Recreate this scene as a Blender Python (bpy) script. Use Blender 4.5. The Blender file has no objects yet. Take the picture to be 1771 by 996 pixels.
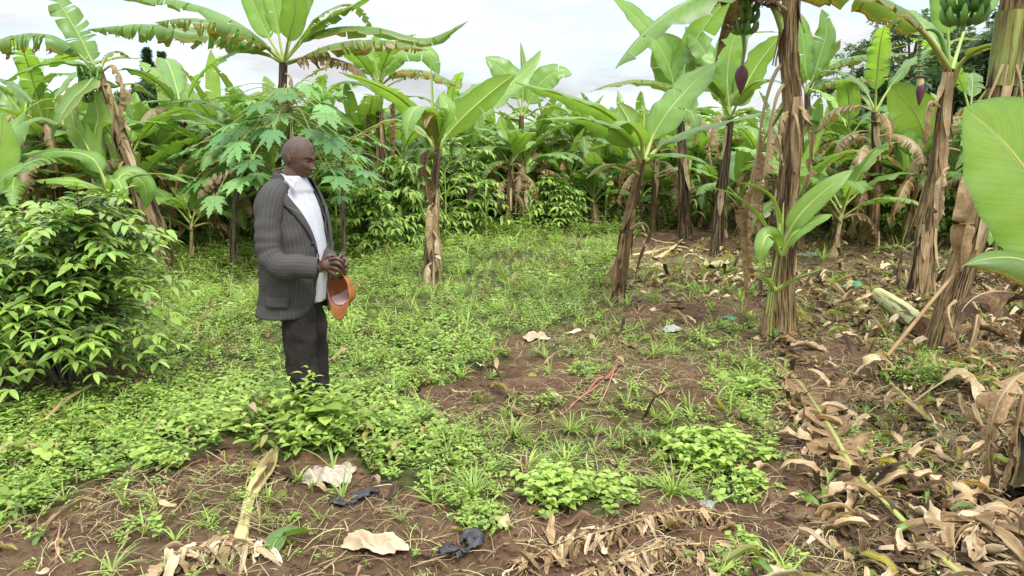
import bpy, math, random
import numpy as np
from mathutils import Vector, noise as mnoise
PI = math.pi
R = math.radians
rng = np.random.default_rng(11)
scene = bpy.context.scene
COL = scene.collection

# ------------------------------------------------------------------ camera
PITCH = math.atan(232 / 1280.0)
CAMZ = 1.6
FPX = 1280.0
cam_d = bpy.data.cameras.new('camera')
cam_d.sensor_width = 36.0
cam_d.lens = 36.0 * FPX / 1771.0
cam_d.clip_start = 0.05
cam_d.clip_end = 3000.0
cam = bpy.data.objects.new('camera', cam_d)
cam.location = (0, 0, CAMZ)
cam.rotation_euler = (PI / 2 - PITCH, 0, 0)
COL.objects.link(cam)
scene.camera = cam

# ------------------------------------------------------------------ light
SUN_EL, SUN_AZ = 56.0, 160.0          # azimuth measured from +Y clockwise (behind the camera, slightly right)
sd = bpy.data.lights.new('sun', 'SUN')
sd.energy = 1.5
sd.angle = R(14)
sd.color = (1.0, 0.965, 0.9)
sun = bpy.data.objects.new('sun', sd)
el, az = R(SUN_EL), R(SUN_AZ)
sdir = Vector((math.sin(az) * math.cos(el), math.cos(az) * math.cos(el), math.sin(el)))
sun.rotation_euler = sdir.to_track_quat('Z', 'Y').to_euler()
sun.location = sdir * 50
COL.objects.link(sun)

world = bpy.data.worlds.new("World")
scene.world = world
world.use_nodes = True
wt = world.node_tree
wt.nodes.clear()
def wn(t, **k):
    n = wt.nodes.new(t)
    for a, b in k.items():
        setattr(n, a, b)
    return n
wo = wn('ShaderNodeOutputWorld'); wb = wn('ShaderNodeBackground'); wb.inputs[1].default_value = 0.1
sky = wn('ShaderNodeTexSky', sky_type='NISHITA', sun_disc=False)
sky.sun_elevation = el
sky.sun_rotation = az
tc = wn('ShaderNodeTexCoord')
sep = wn('ShaderNodeSeparateXYZ')
wt.links.new(tc.outputs['Generated'], sep.inputs[0])
# overcast dome: brighter overhead than at the horizon (cloud layer luminance)
mp = wn('ShaderNodeMapping'); mp.inputs['Scale'].default_value = (1.6, 1.6, 7.0)
wt.links.new(tc.outputs['Generated'], mp.inputs[0])
nz = wn('ShaderNodeTexNoise'); nz.inputs['Scale'].default_value = 2.3; nz.inputs['Detail'].default_value = 6; nz.inputs['Roughness'].default_value = 0.55
wt.links.new(mp.outputs[0], nz.inputs['Vector'])
cr = wn('ShaderNodeMapRange'); cr.inputs[1].default_value = 0.40; cr.inputs[2].default_value = 0.58; cr.inputs[3].default_value = 0.45; cr.inputs[4].default_value = 1.0
wt.links.new(nz.outputs[0], cr.inputs[0])
mr = wn('ShaderNodeMapRange'); mr.inputs[1].default_value = 0.10; mr.inputs[2].default_value = 0.95; mr.inputs[3].default_value = 3.7; mr.inputs[4].default_value = 15.0
wt.links.new(sep.outputs[2], mr.inputs[0])
cl = wn('ShaderNodeVectorMath', operation='SCALE'); cl.inputs[0].default_value = (0.945, 0.965, 1.0)
nz2 = wn('ShaderNodeTexNoise'); nz2.inputs['Scale'].default_value = 4.2; nz2.inputs['Detail'].default_value = 7; nz2.inputs['Roughness'].default_value = 0.6
wt.links.new(mp.outputs[0], nz2.inputs['Vector'])
mr2 = wn('ShaderNodeMapRange'); mr2.inputs[1].default_value = 0.35; mr2.inputs[2].default_value = 0.65; mr2.inputs[3].default_value = 0.86; mr2.inputs[4].default_value = 1.12
wt.links.new(nz2.outputs[0], mr2.inputs[0])
mm = wn('ShaderNodeMath', operation='MULTIPLY'); wt.links.new(mr.outputs[0], mm.inputs[0]); wt.links.new(mr2.outputs[0], mm.inputs[1])
wt.links.new(mm.outputs[0], cl.inputs['Scale'])
mx = wn('ShaderNodeMix', data_type='RGBA')
wt.links.new(cr.outputs[0], mx.inputs['Factor'])
# thin blue showing between clouds comes from the Nishita sky
skys = wn('ShaderNodeVectorMath', operation='SCALE'); skys.inputs['Scale'].default_value = 1.25
wt.links.new(sky.outputs[0], skys.inputs[0])
wt.links.new(skys.outputs[0], mx.inputs['A'])
wt.links.new(cl.outputs[0], mx.inputs['B'])
wt.links.new(mx.outputs['Result'], wb.inputs[0])
wt.links.new(wb.outputs[0], wo.inputs[0])

vs = scene.view_settings
vs.view_transform = 'Standard'; vs.look = 'None'; vs.gamma = 1.0; vs.use_curve_mapping = False
vs.exposure = 1.2
scene.cycles.max_bounces = 7
scene.cycles.diffuse_bounces = 4
scene.cycles.glossy_bounces = 2
scene.cycles.transmission_bounces = 4
scene.cycles.use_denoising = True
scene.cycles.sample_clamp_indirect = 6.0

# ------------------------------------------------------------------ pixel <-> world (pixels of the 1771x996 photograph)
_cp, _sp = math.cos(PITCH), math.sin(PITCH)
def ray(px, py):
    x = (px - 885.5) / FPX; y = (498 - py) / FPX
    return np.array([x, _cp + y * _sp, -_sp + y * _cp])
def P(px, py, Y):
    r = ray(px, py); return r * (Y / r[1]) + np.array([0, 0, CAMZ])
def to_px(X, Y, Z):
    Z = Z - CAMZ
    d = Y * _cp - Z * _sp; u = Y * _sp + Z * _cp
    return 885.5 + FPX * X / d, 498 - FPX * u / d
MOUNDS = [(0.42, 4.55, 0.75, 0.5, 0.13), (-1.9, 6.5, 1.6, 1.6, 0.05), (1.6, 7.2, 1.0, 0.7, 0.10), (3.0, 6.0, 0.9, 0.8, 0.08), (-1.3, 4.35, 0.6, 0.4, -0.06), (-1.25, 3.93, .6, .17, .10)]
def terr(x, y):
    x = np.asarray(x, float); y = np.asarray(y, float)
    z = 0.025 * np.sin(x * 1.3 + 0.5) * np.cos(y * 1.1) + 0.015 * np.sin(x * 3.1 + y * 2.3)
    for mx_, my_, sx_, sy_, h_ in MOUNDS:
        z = z + h_ * np.exp(-((x - mx_) / sx_) ** 2 - ((y - my_) / sy_) ** 2)
    fade = np.clip((60 - np.hypot(x, y)) / 30, 0, 1)
    return z * fade
def G(px, py, dz=0.0):
    """ground point under a pixel"""
    r = ray(px, py); t = -CAMZ / r[2]
    for _ in range(6):
        p = r * t; h = float(terr(p[0], p[1])); t = (h - CAMZ) / r[2]
    p = r * t
    return np.array([p[0], p[1], float(terr(p[0], p[1])) + dz])

# ------------------------------------------------------------------ object helpers
def tag(o, label=None, cat=None, group=None, kind=None):
    if label: o['label'] = label
    if cat: o['category'] = cat
    if group: o['group'] = group
    if kind: o['kind'] = kind
    return o
def thing(name, label, cat, loc=(0, 0, 0), rotz=0.0, group=None):
    o = bpy.data.objects.new(name, None); COL.objects.link(o)
    o.empty_display_size = 0.1
    o.location = tuple(float(c) for c in loc); o.rotation_euler = (0, 0, rotz)
    return tag(o, label, cat, group)

class Geo:
    def __init__(s): s.V = []; s.F = []; s.C = []; s.M = []; s.n = 0
    def add(s, V, F, C=None, m=0):
        V = np.asarray(V, float).reshape(-1, 3); F = np.asarray(F, int)
        if C is None: C = np.tile([0, 0, .5, .5], (len(V), 1))
        C = np.asarray(C, float)
        if C.ndim == 1: C = np.tile(C, (len(V), 1))
        s.V.append(V); s.F.append(F + s.n); s.C.append(C); s.M.append(np.full(len(F), m)); s.n += len(V)
        return s
    def arrays(s):
        return np.concatenate(s.V), np.concatenate(s.F), np.concatenate(s.C), np.concatenate(s.M)
    def merge(s, g, T=None):
        V, F, C, M = g.arrays()
        if T is not None: V = T(V)
        s.V.append(V); s.F.append(F + s.n); s.C.append(C); s.M.append(M); s.n += len(V)
        return s
def mesh_from(name, V, F, C, M, mats, smooth=True):
    me = bpy.data.meshes.new(name)
    k = F.shape[1]
    me.vertices.add(len(V)); me.vertices.foreach_set('co', np.ascontiguousarray(V, np.float32).ravel())
    me.loops.add(F.size); me.loops.foreach_set('vertex_index', np.ascontiguousarray(F, np.int32).ravel())
    me.polygons.add(len(F))
    me.polygons.foreach_set('loop_start', np.arange(0, F.size, k, dtype=np.int32))
    me.polygons.foreach_set('loop_total', np.full(len(F), k, np.int32))
    for m in mats: me.materials.append(m)
    me.polygons.foreach_set('material_index', M.astype(np.int32))
    me.polygons.foreach_set('use_smooth', np.full(len(F), smooth, bool))
    a = me.attributes.new('lc', 'FLOAT_COLOR', 'POINT')
    a.data.foreach_set('color', np.ascontiguousarray(C, np.float32).ravel())
    me.update(calc_edges=True)
    return me
def build(name, g, mats, parent=None, smooth=True, loc=None):
    if not isinstance(mats, (list, tuple)): mats = [mats]
    V, F, C, M = g.arrays()
    me = mesh_from(name, V, F, C, M, mats, smooth)
    o = bpy.data.objects.new(name, me); COL.objects.link(o)
    if parent is not None: o.parent = parent
    if loc is not None: o.location = tuple(float(c) for c in loc)
    return o
def copy_tree(o, parent=None):
    c = o.copy(); COL.objects.link(c)
    if parent is not None: c.parent = parent
    for ch in list(o.children): copy_tree(ch, c)
    return c

def norm(v):
    v = np.asarray(v, float); return v / (np.linalg.norm(v, axis=-1, keepdims=True) + 1e-12)
def spline(pts, n):
    """Catmull-Rom through pts, n+1 points spaced evenly along its length"""
    p = np.asarray(pts, float)
    q = np.vstack([2 * p[0] - p[1], p, 2 * p[-1] - p[-2]])
    out = []
    for i in range(len(p) - 1):
        a, b, c, d = q[i], q[i + 1], q[i + 2], q[i + 3]
        t = np.linspace(0, 1, 12, endpoint=False)[:, None]
        out.append(.5 * ((2 * b) + (-a + c) * t + (2 * a - 5 * b + 4 * c - d) * t ** 2 + (-a + 3 * b - 3 * c + d) * t ** 3))
    out.append(p[-1:]); o = np.vstack(out)
    L = np.concatenate([[0], np.cumsum(np.linalg.norm(np.diff(o, axis=0), axis=1))])
    u = np.linspace(0, L[-1], n + 1)
    return np.stack([np.interp(u, L, o[:, k]) for k in range(3)], 1)
def frames(pp, up=(0, 0, 1)):
    T = norm(np.gradient(pp, axis=0)); up = np.asarray(up, float)
    S = np.cross(T, up); l = np.linalg.norm(S, axis=1)
    good = l > 0.15
    if not good.any(): S = np.cross(T, np.array([0.3, 1, 0.1])); good[:] = True
    idx = np.where(good)[0]
    for i in range(len(S)):
        if not good[i]: S[i] = S[idx[np.argmin(abs(idx - i))]]
    S = norm(S); S = norm(S - T * (S * T).sum(1, keepdims=True)); N = np.cross(S, T)
    return T, S, N
def grid_faces(nr, nc, closed=False):
    i = np.arange(nr - 1)[:, None]; j = np.arange(nc if closed else nc - 1)[None, :]
    a = i * nc + j; b = i * nc + (j + 1) % nc
    return np.stack([a, b, b + nc, a + nc], -1).reshape(-1, 4)
def tube(g, pts, rad, ns=6, n=12, C=(0, 0, .5, .5), m=0, up=(0, 0, 1), flat=1.0, lump=0.0, cap=False, sp=True, rlist=None):
    pp = spline(pts, n) if sp else np.asarray(pts, float)
    n = len(pp) - 1
    T, S, N = frames(pp, up)
    t = np.linspace(0, 1, n + 1)
    r = np.interp(t, np.linspace(0, 1, len(rad)), rad) if hasattr(rad, '__len__') else np.full(n + 1, rad)
    th = np.linspace(0, 2 * PI, ns, endpoint=False)
    rr = r[:, None] * np.ones(ns)
    if lump:
        rr = rr * (1 + lump * (rng.random(ns)[None, :] - .5) + lump * .5 * (rng.random((n + 1, ns)) - .5))
    V = pp[:, None] + S[:, None] * (np.cos(th)[None, :] * rr)[..., None] + N[:, None] * (np.sin(th)[None, :] * rr * flat)[..., None]
    Cc = np.zeros((n + 1, ns, 4)); Cc[:] = C
    L = np.concatenate([[0], np.cumsum(np.linalg.norm(np.diff(pp, axis=0), axis=1))])
    Cc[..., 0] = L[:, None]; Cc[..., 1] = th[None, :] / (2 * PI)
    V = V.reshape(-1, 3); F = grid_faces(n + 1, ns, True)
    g.add(V, F, Cc.reshape(-1, 4), m)
    if cap:
        for e, sgn in ((0, -1), (n, 1)):
            ring = V[e * ns:(e + 1) * ns]; c = ring.mean(0) + T[e] * sgn * r[e] * .15
            inner = c + (ring - c) * .45
            VV = np.vstack([ring, inner, [c]]); FF = [[i, (i + 1) % ns, ns + (i + 1) % ns, ns + i] for i in range(ns)]
            FF += [[ns + i, ns + (i + 1) % ns, ns + (i + 2) % ns, 2 * ns] for i in range(0, ns - 1, 2)]
            CC = np.tile(C, (len(VV), 1)); CC[:, 0] = L[e]
            g.add(VV, FF, CC, m)
    return pp
def blob(g, c, rx, ry, rz, C=(0, 0, .5, .5), m=0, nu=10, nv=14, jit=0.0, rot=0.0, f=None):
    u = np.linspace(0.02, PI - .02, nu + 1); v = np.linspace(0, 2 * PI, nv, endpoint=False)
    x = np.sin(u)[:, None] * np.cos(v); y = np.sin(u)[:, None] * np.sin(v); z = np.cos(u)[:, None] * np.ones(nv)
    V = np.stack([x, y, z], -1)
    if jit: V = V * (1 + jit * (rng.random((nu + 1, nv, 1)) - .5))
    V = V * [rx, ry, rz]
    if f is not None: V = f(V)
    cr_, sr_ = math.cos(rot), math.sin(rot)
    V = V @ np.array([[cr_, sr_, 0], [-sr_, cr_, 0], [0, 0, 1]])
    g.add(V.reshape(-1, 3) + np.asarray(c), grid_faces(nu + 1, nv, True), C, m)
def scatter(g, temps, pos, yaw, tilt, scl, tint=None, age=None, taz=None):
    """merge copies of template Geos into g; every copy yawed, tilted towards azimuth taz, scaled"""
    pos = np.asarray(pos, float); n = len(pos)
    which = rng.integers(0, len(temps), n)
    taz = rng.random(n) * 2 * PI if taz is None else taz
    for ti, tg in enumerate(temps):
        I = np.where(which == ti)[0]
        if not len(I): continue
        V, F, C, M = tg.arrays(); k = len(V)
        cy, sy = np.cos(yaw[I]), np.sin(yaw[I])
        x = V[None, :, 0] * cy[:, None] - V[None, :, 1] * sy[:, None]; y = V[None, :, 0] * sy[:, None] + V[None, :, 1] * cy[:, None]
        z = np.broadcast_to(V[None, :, 2], x.shape)
        ca, sa = np.cos(taz[I])[:, None], np.sin(taz[I])[:, None]
        h = x * ca + y * sa; w = -x * sa + y * ca
        ct, st = np.cos(tilt[I])[:, None], np.sin(tilt[I])[:, None]
        h2 = h * ct + z * st; z2 = -h * st + z * ct
        W = np.stack([h2 * ca - w * sa, h2 * sa + w * ca, z2], -1) * scl[I][:, None, None] + pos[I][:, None]
        FF = (F[None] + (np.arange(len(I)) * k)[:, None, None]).reshape(-1, F.shape[1])
        CC = np.tile(C[None], (len(I), 1, 1))
        if tint is not None: CC[..., 2] = np.clip(CC[..., 2] + tint[I][:, None] - .5, 0, 1)
        if age is not None: CC[..., 3] = np.clip(CC[..., 3] + age[I][:, None], 0, 1.2)
        g.V.append(W.reshape(-1, 3)); g.F.append(FF + g.n); g.C.append(CC.reshape(-1, 4)); g.M.append(np.tile(M, len(I))); g.n += len(I) * k

# ------------------------------------------------------------------ materials
def newmat(name):
    m = bpy.data.materials.new(name); m.use_nodes = True
    nt = m.node_tree; nt.nodes.clear()
    out = nt.nodes.new('ShaderNodeOutputMaterial')
    return m, nt, out
class NT:
    def __init__(s, nt): s.nt = nt
    def n(s, t, ins=None, **k):
        x = s.nt.nodes.new(t)
        for a, b in k.items(): setattr(x, a, b)
        if ins:
            for a, b in ins.items():
                if hasattr(b, 'is_output'): s.nt.links.new(b, x.inputs[a])
                else: x.inputs[a].default_value = b
        return x
    def math(s, op, a, b=0.0, c=0.0): return s.n('ShaderNodeMath', {0: a, 1: b, 2: c}, operation=op).outputs[0]
    def ramp(s, fac, stops, interp='LINEAR'):
        x = s.n('ShaderNodeValToRGB', {0: fac}); e = x.color_ramp; e.interpolation = interp
        while len(e.elements) < len(stops): e.elements.new(0.5)
        for i, (p, c) in enumerate(stops):
            e.elements[i].position = p; e.elements[i].color = (*c, 1)
        return x.outputs[0]
    def mix(s, f, a, b, bt='MIX'):
        x = s.n('ShaderNodeMix', data_type='RGBA', blend_type=bt)
        for k, v in (('Factor', f), ('A', a), ('B', b)):
            if hasattr(v, 'is_output'): s.nt.links.new(v, x.inputs[k])
            else: x.inputs[k].default_value = v if k == 'Factor' or len(v) == 4 else (*v, 1)
        return x.outputs['Result']
    def noise(s, vec, scale, detail=3, rough=.55, dist=0.0):
        x = s.n('ShaderNodeTexNoise', {'Scale': scale, 'Detail': detail, 'Roughness': rough, 'Distortion': dist})
        if vec is not None: s.nt.links.new(vec, x.inputs['Vector'])
        return x.outputs[0]
    def vec(s, x, y, z):
        return s.n('ShaderNodeCombineXYZ', {0: x, 1: y, 2: z}).outputs[0]
def leaf_mat(name, stops, trans=.42, rough=.42, vein=90.0, vdepth=.12, pale=.25, spec=.45, edge=.32, wear=.28, tcol=(1.25, 1.2, .55), nscale=6.0, vslant=0.0, ribw=0.0, ribc=(.52, .58, .22)):
    m, nt, out = newmat(name); q = NT(nt)
    a = q.n('ShaderNodeAttribute', attribute_name='lc')
    s3 = q.n('ShaderNodeSeparateColor', {0: a.outputs['Color']})
    u, v, tint, age = s3.outputs[0], s3.outputs[1], s3.outputs[2], a.outputs['Alpha']
    tcn = q.n('ShaderNodeTexCoord').outputs['Object']
    nz = q.noise(tcn, nscale, 4, .6)
    nz2 = q.noise(q.vec(q.math('MULTIPLY', u, 14.0), q.math('MULTIPLY', v, 1.5), tint), 3.0, 3, .6)
    e = q.math('MULTIPLY', q.math('POWER', v, 7.0), edge)
    nn = q.math('MULTIPLY', q.math('SUBTRACT', q.math('ADD', nz, nz2), 1.0), wear)
    d = q.math('ADD', age, q.math('ADD', e, nn))
    col = q.ramp(d, stops)
    # veins
    un = q.noise(q.vec(q.math('MULTIPLY', q.math('SUBTRACT', u, q.math('MULTIPLY', v, vslant)), vein * .42), q.math('MULTIPLY', v, .8), q.math('MULTIPLY', tint, 9.0)), 1.0, 3, .7)
    vs_ = q.math('ADD', 1.0 - vdepth, q.math('MULTIPLY', un, vdepth * 2.0))
    ti = q.math('MULTIPLY', vs_, q.math('ADD', 0.72, q.math('MULTIPLY', tint, 0.56)))
    col = q.mix(1.0, col, q.n('ShaderNodeCombineColor', {0: ti, 1: ti, 2: ti}).outputs[0], 'MULTIPLY')
    if ribw:
        rk = q.math('MULTIPLY', q.math('LESS_THAN', v, ribw), q.math('LESS_THAN', age, .72))
        col = q.mix(q.math('MULTIPLY', rk, .6), col, ribc)
    bf = q.n('ShaderNodeNewGeometry').outputs['Backfacing']
    pc = q.mix(.45, col, (.22, .30, .16))
    colb = q.mix(q.math('MULTIPLY', bf, pale), col, pc)
    bump = q.n('ShaderNodeBump', {'Strength': .25, 'Distance': .004, 'Height': q.math('ADD', q.math('MULTIPLY', un, 1.5), q.math('MULTIPLY', nz, 1.5))})
    pb = q.n('ShaderNodeBsdfPrincipled', {'Base Color': colb, 'Roughness': rough, 'Specular IOR Level': spec, 'Normal': bump.outputs[0]})
    tcl = q.mix(1.0, col, (*tcol, 1), 'MULTIPLY')
    tcl.node.clamp_result = False
    tb = q.n('ShaderNodeBsdfTranslucent', {'Color': tcl})
    ms = q.n('ShaderNodeMixShader', {0: trans, 1: pb.outputs[0], 2: tb.outputs[0]})
    nt.links.new(ms.outputs[0], out.inputs[0])
    return m
DRYT = [(.86, (.42, .30, .17)), (1.0, (.36, .27, .17))]
M_BAN = leaf_mat('banana_leaf_blade', [(.0, (.30, .46, .09)), (.30, (.22, .39, .075)), (.55, (.15, .28, .07)), (.68, (.19, .26, .06)), (.74, (.42, .36, .04)), (.80, (.20, .105, .035)), (.92, (.34, .23, .12)), (1.0, (.40, .30, .19))], vein=130, vslant=.25, ribw=.04, vdepth=.24, rough=.38, spec=.6)
M_DRY = leaf_mat('dry_leaf_tissue', [(.0, (.045, .030, .018)), (.22, (.13, .080, .040)), (.45, (.27, .175, .085)), (.75, (.42, .31, .17)), (1.0, (.60, .49, .33))], trans=.12, rough=.75, vein=90, vdepth=.45, pale=.1, spec=.2, edge=.1, wear=.9, tcol=(1.0, .8, .6))
M_RIB = leaf_mat('leaf_midrib', [(.0, (.42, .52, .12)), (.5, (.34, .42, .10)), (.8, (.36, .30, .08)), (1.0, (.36, .24, .12))], trans=.05, rough=.4, vein=4, vdepth=.05, wear=.35)
M_COF = leaf_mat('shrub_leaf', [(.0, (.32, .46, .09)), (.25, (.22, .37, .065)), (.6, (.125, .245, .055)), (.9, (.065, .145, .04)), (1.0, (.35, .30, .05))], trans=.25, rough=.33, vein=30, vdepth=.12, wear=.15, spec=.5, edge=.0)
M_PAP = leaf_mat('papaya_leaf', [(.0, (.24, .42, .11)), (.5, (.13, .29, .09)), (.9, (.09, .21, .07)), (1.0, (.35, .34, .06))], trans=.3, rough=.5, vein=20, vdepth=.1, wear=.25, edge=.0)
M_WEED = leaf_mat('weed_leaf', [(.0, (.40, .54, .13)), (.35, (.32, .46, .095)), (.6, (.21, .33, .075)), (.8, (.16, .22, .06)), (.9, (.38, .30, .10)), (1.0, (.42, .32, .19))], trans=.35, rough=.5, vein=12, vdepth=.06, wear=.22, edge=.0, nscale=1.1, spec=.3)
M_STRAW = leaf_mat('straw', [(.0, (.13, .075, .04)), (.4, (.29, .19, .11)), (.7, (.42, .32, .17)), (.85, (.36, .38, .12)), (1.0, (.50, .42, .26))], trans=.1, rough=.8, vein=12, vdepth=.1, wear=.3, spec=.15)
M_TREE = leaf_mat('tree_foliage', [(.0, (.15, .23, .07)), (.5, (.085, .15, .055)), (1.0, (.05, .095, .045))], trans=.2, rough=.5, vein=8, vdepth=.1, wear=.3, nscale=.6, edge=0)

def stem_mat(name, a, b, c, d, sx=3.0, sy=9.0, dark=.42, rough=.7):
    m, nt, out = newmat(name); q = NT(nt)
    at = q.n('ShaderNodeAttribute', attribute_name='lc'); s3 = q.n('ShaderNodeSeparateColor', {0: at.outputs['Color']})
    u, v, tint, age = s3.outputs[0], s3.outputs[1], s3.outputs[2], at.outputs['Alpha']
    ang = q.math('MULTIPLY', v, 2 * PI)
    vec = q.vec(q.math('MULTIPLY', u, sx), q.math('MULTIPLY', q.math('COSINE', ang), sy * .5), q.math('MULTIPLY', q.math('SINE', ang), sy * .5))
    oi = q.n('ShaderNodeObjectInfo').outputs['Random']
    vec = q.n('ShaderNodeVectorMath', {0: vec, 1: q.vec(q.math('MULTIPLY', oi, 37.0), tint, 0.0)}, operation='ADD').outputs[0]
    n1 = q.noise(vec, .55, 5, .62, .4); n2 = q.noise(vec, 1.9, 4, .6)
    d1 = q.math('ADD', q.math('MULTIPLY', q.math('SUBTRACT', n1, .5), 2.6), age)
    col = q.ramp(d1, [(.0, a), (.30, b), (.62, c), (1.0, d)])
    blk = q.ramp(n2, [(dark - .05, (.12, .09, .07)), (dark + .06, (1, 1, 1))])
    col = q.mix(1.0, col, blk, 'MULTIPLY')
    blk2 = q.ramp(q.noise(vec, .33, 4, .6, .5), [(.40, (.16, .12, .09)), (.50, (1, 1, 1))])
    col = q.mix(1.0, col, blk2, 'MULTIPLY')
    fine = q.noise(q.n('ShaderNodeVectorMath', {0: vec, 1: (.4, 7.0, 7.0)}, operation='MULTIPLY').outputs[0], 2.0, 3, .7)
    f2 = q.math('ADD', .55, q.math('MULTIPLY', fine, .9))
    col = q.mix(1.0, col, q.n('ShaderNodeCombineColor', {0: f2, 1: f2, 2: f2}).outputs[0], 'MULTIPLY')
    bump = q.n('ShaderNodeBump', {'Strength': .7, 'Distance': .012, 'Height': q.math('ADD', fine, n2)})
    pb = q.n('ShaderNodeBsdfPrincipled', {'Base Color': col, 'Roughness': rough, 'Specular IOR Level': .35, 'Normal': bump.outputs[0]})
    nt.links.new(pb.outputs[0], out.inputs[0]); return m
M_STEM = stem_mat('pseudostem', (.055, .038, .022), (.22, .14, .062), (.38, .26, .12), (.33, .35, .10), dark=.46)
M_STEMG = stem_mat('green_pseudostem', (.10, .07, .035), (.27, .21, .06), (.32, .36, .09), (.40, .46, .13), dark=.36, rough=.5)
M_BARK = stem_mat('bark', (.10, .07, .05), (.18, .14, .10), (.26, .21, .16), (.3, .26, .2), sx=8, dark=.35, rough=.85)
def simple(name, col, rough=.7, spec=.3, var=.25, scale=8.0, bump=.3, dist=.005, col2=None, trans=0.0, tcol=None):
    m, nt, out = newmat(name); q = NT(nt)
    o = q.n('ShaderNodeTexCoord').outputs['Object']
    n1 = q.noise(o, scale, 5, .6)
    c2 = col2 or tuple(c * (1 - var * 1.6) for c in col)
    c = q.ramp(n1, [(.32, c2), (.66, col)])
    b = q.n('ShaderNodeBump', {'Strength': bump, 'Distance': dist, 'Height': q.noise(o, scale * 4, 4, .65)})
    pb = q.n('ShaderNodeBsdfPrincipled', {'Base Color': c, 'Roughness': rough, 'Specular IOR Level': spec, 'Normal': b.outputs[0]})
    fin = pb.outputs[0]
    if trans:
        tb = q.n('ShaderNodeBsdfTranslucent', {'Color': (*(tcol or col), 1)})
        fin = q.n('ShaderNodeMixShader', {0: trans, 1: fin, 2: tb.outputs[0]}).outputs[0]
    nt.links.new(fin, out.inputs[0]); return m
# ------------------------------------------------------------------ banana leaf
def leaf_geo(g, pts, W, pet=.15, fold=.25, droop=.5, tears=0, tdroop=.6, age=.45, tint=.5, up=(0, 0, 1), wave=.05, n=30, rib=.016, gap=.10, slant=.16, m=0, mr_=1, rage=None, nv=5, shred=0.0, sides=(1, -1), curl=0.0, fold2=None, mess=0.0):
    W = W * (.86 if age < .9 else .95); wave = wave * 1.5
    if tears < 0: tears = 0
    elif pet > .07 and age < .8 and tears == 0 and W > .12: tears = int(rng.integers(0, 3))
    pp = spline(pts, n); T, S, N = frames(pp, up)
    tt = np.linspace(0, 1, n + 1)
    def at(A, s):
        t = pet + s * (1 - pet)
        return np.stack([np.interp(t, tt, A[:, k]) for k in range(3)], -1)
    def wid(s):
        a = np.clip(s / .26, 0, 1); b = np.clip((s - .45) / .55, 0, 1)
        return W * np.sqrt(np.clip(1 - (1 - a) ** 2, 0, 1)) ** 1.0 * np.clip(1 - b ** 1.9, 0, 1) ** .85 + .002
    Ltot = np.linalg.norm(np.diff(pp, axis=0), axis=1).sum() * (1 - pet)
    ph = rng.random() * 6
    for side in sides:
        fo = fold if (side > 0 or fold2 is None) else fold2
        k = tears if tears <= 2 else int(tears * (.8 + .4 * rng.random()))
        cuts = np.sort(rng.uniform(.05, .97, k)) if k else np.array([])
        if shred:   # concentrate tears, remove near duplicates
            cuts = np.linspace(.04, .98, k) + rng.normal(0, .25 / max(k, 1), k); cuts = np.clip(np.sort(cuts), .02, .99)
        b = np.concatenate([[0], cuts, [1]])
        for i in range(len(b) - 1):
            sa, sb = b[i], b[i + 1]
            if sb - sa < .004: continue
            mseg = max(1, int(round((sb - sa) * n * .9))) if k < 8 else max(1, int(round((sb - sa) * n * .6)))
            mseg = max(mseg, 2)
            s = np.linspace(sa, sb, mseg + 1)
            v = np.linspace(0, 1, nv)
            mid = (sa + sb) / 2
            gp = gap * rng.random() * (1 if k else 0)
            dr = droop + (tdroop * rng.random() ** 1.2 if k else 0)
            tipd = rng.uniform(-.25, .3) * (1 if k > 5 else 0) + mess * rng.normal(0, .9)
            short = 1 - (rng.random() * (.25 + .5 * mess) if k > 3 else 0)
            dr += mess * rng.normal(0, 1.0)
            se = np.clip(mid + (s[:, None] - mid) * (1 - gp * v[None] ** 1.0), 0, 1)
            w = wid(s)[:, None] * short * np.ones_like(v)[None]
            # integrate profile across blade
            ang = fo - dr * v[None] ** .8 + curl * v[None] ** 2
            dv = v[1] - v[0]
            cx = np.concatenate([np.zeros((1, 1)), np.cumsum(np.cos(ang[:, :-1]) * dv, 1)], 1) if ang.shape[0] == 1 else None
            cz = np.concatenate([np.zeros((1, 1)), np.cumsum(np.sin(ang[:, :-1]) * dv, 1)], 1)
            Sx, Nx, Tx, Px = at(S, se), at(N, se), at(T, se), at(pp, se)
            V = Px + side * Sx * (w * cx)[..., None] + Nx * (w * cz)[..., None] + Tx * (w * v[None] * (slant + tipd * v[None]))[..., None]
            wv = wave * w * v[None] ** 1.5 * (np.sin(s[:, None] * Ltot * 13 + ph + side) + .6 * np.sin(s[:, None] * Ltot * 29 + ph * 2))
            V = V + Nx * wv[..., None]
            C = np.zeros(V.shape[:2] + (4,))
            C[..., 0] = s[:, None] * Ltot; C[..., 1] = v[None]; C[..., 2] = tint + (rng.random() - .5) * (.3 if k else 0)
            C[..., 3] = age + (rng.random() - .5) * (.10 if k > 3 else .0) + (.0 if age > .9 else .05 * (s[:, None] > .93))
            F = grid_faces(mseg + 1, nv)
            if side < 0: F = F[:, ::-1]
            g.add(V.reshape(-1, 3), F, C.reshape(-1, 4), m)
    r0 = rib * (1.5 if pet > .05 else 1)
    tube(g, pp - N * rib * .35, [r0, rib, rib * .75, rib * .45, rib * .2], ns=6, C=(0, 0, tint, (age if rage is None else rage)), m=mr_, sp=False, up=up)

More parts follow.
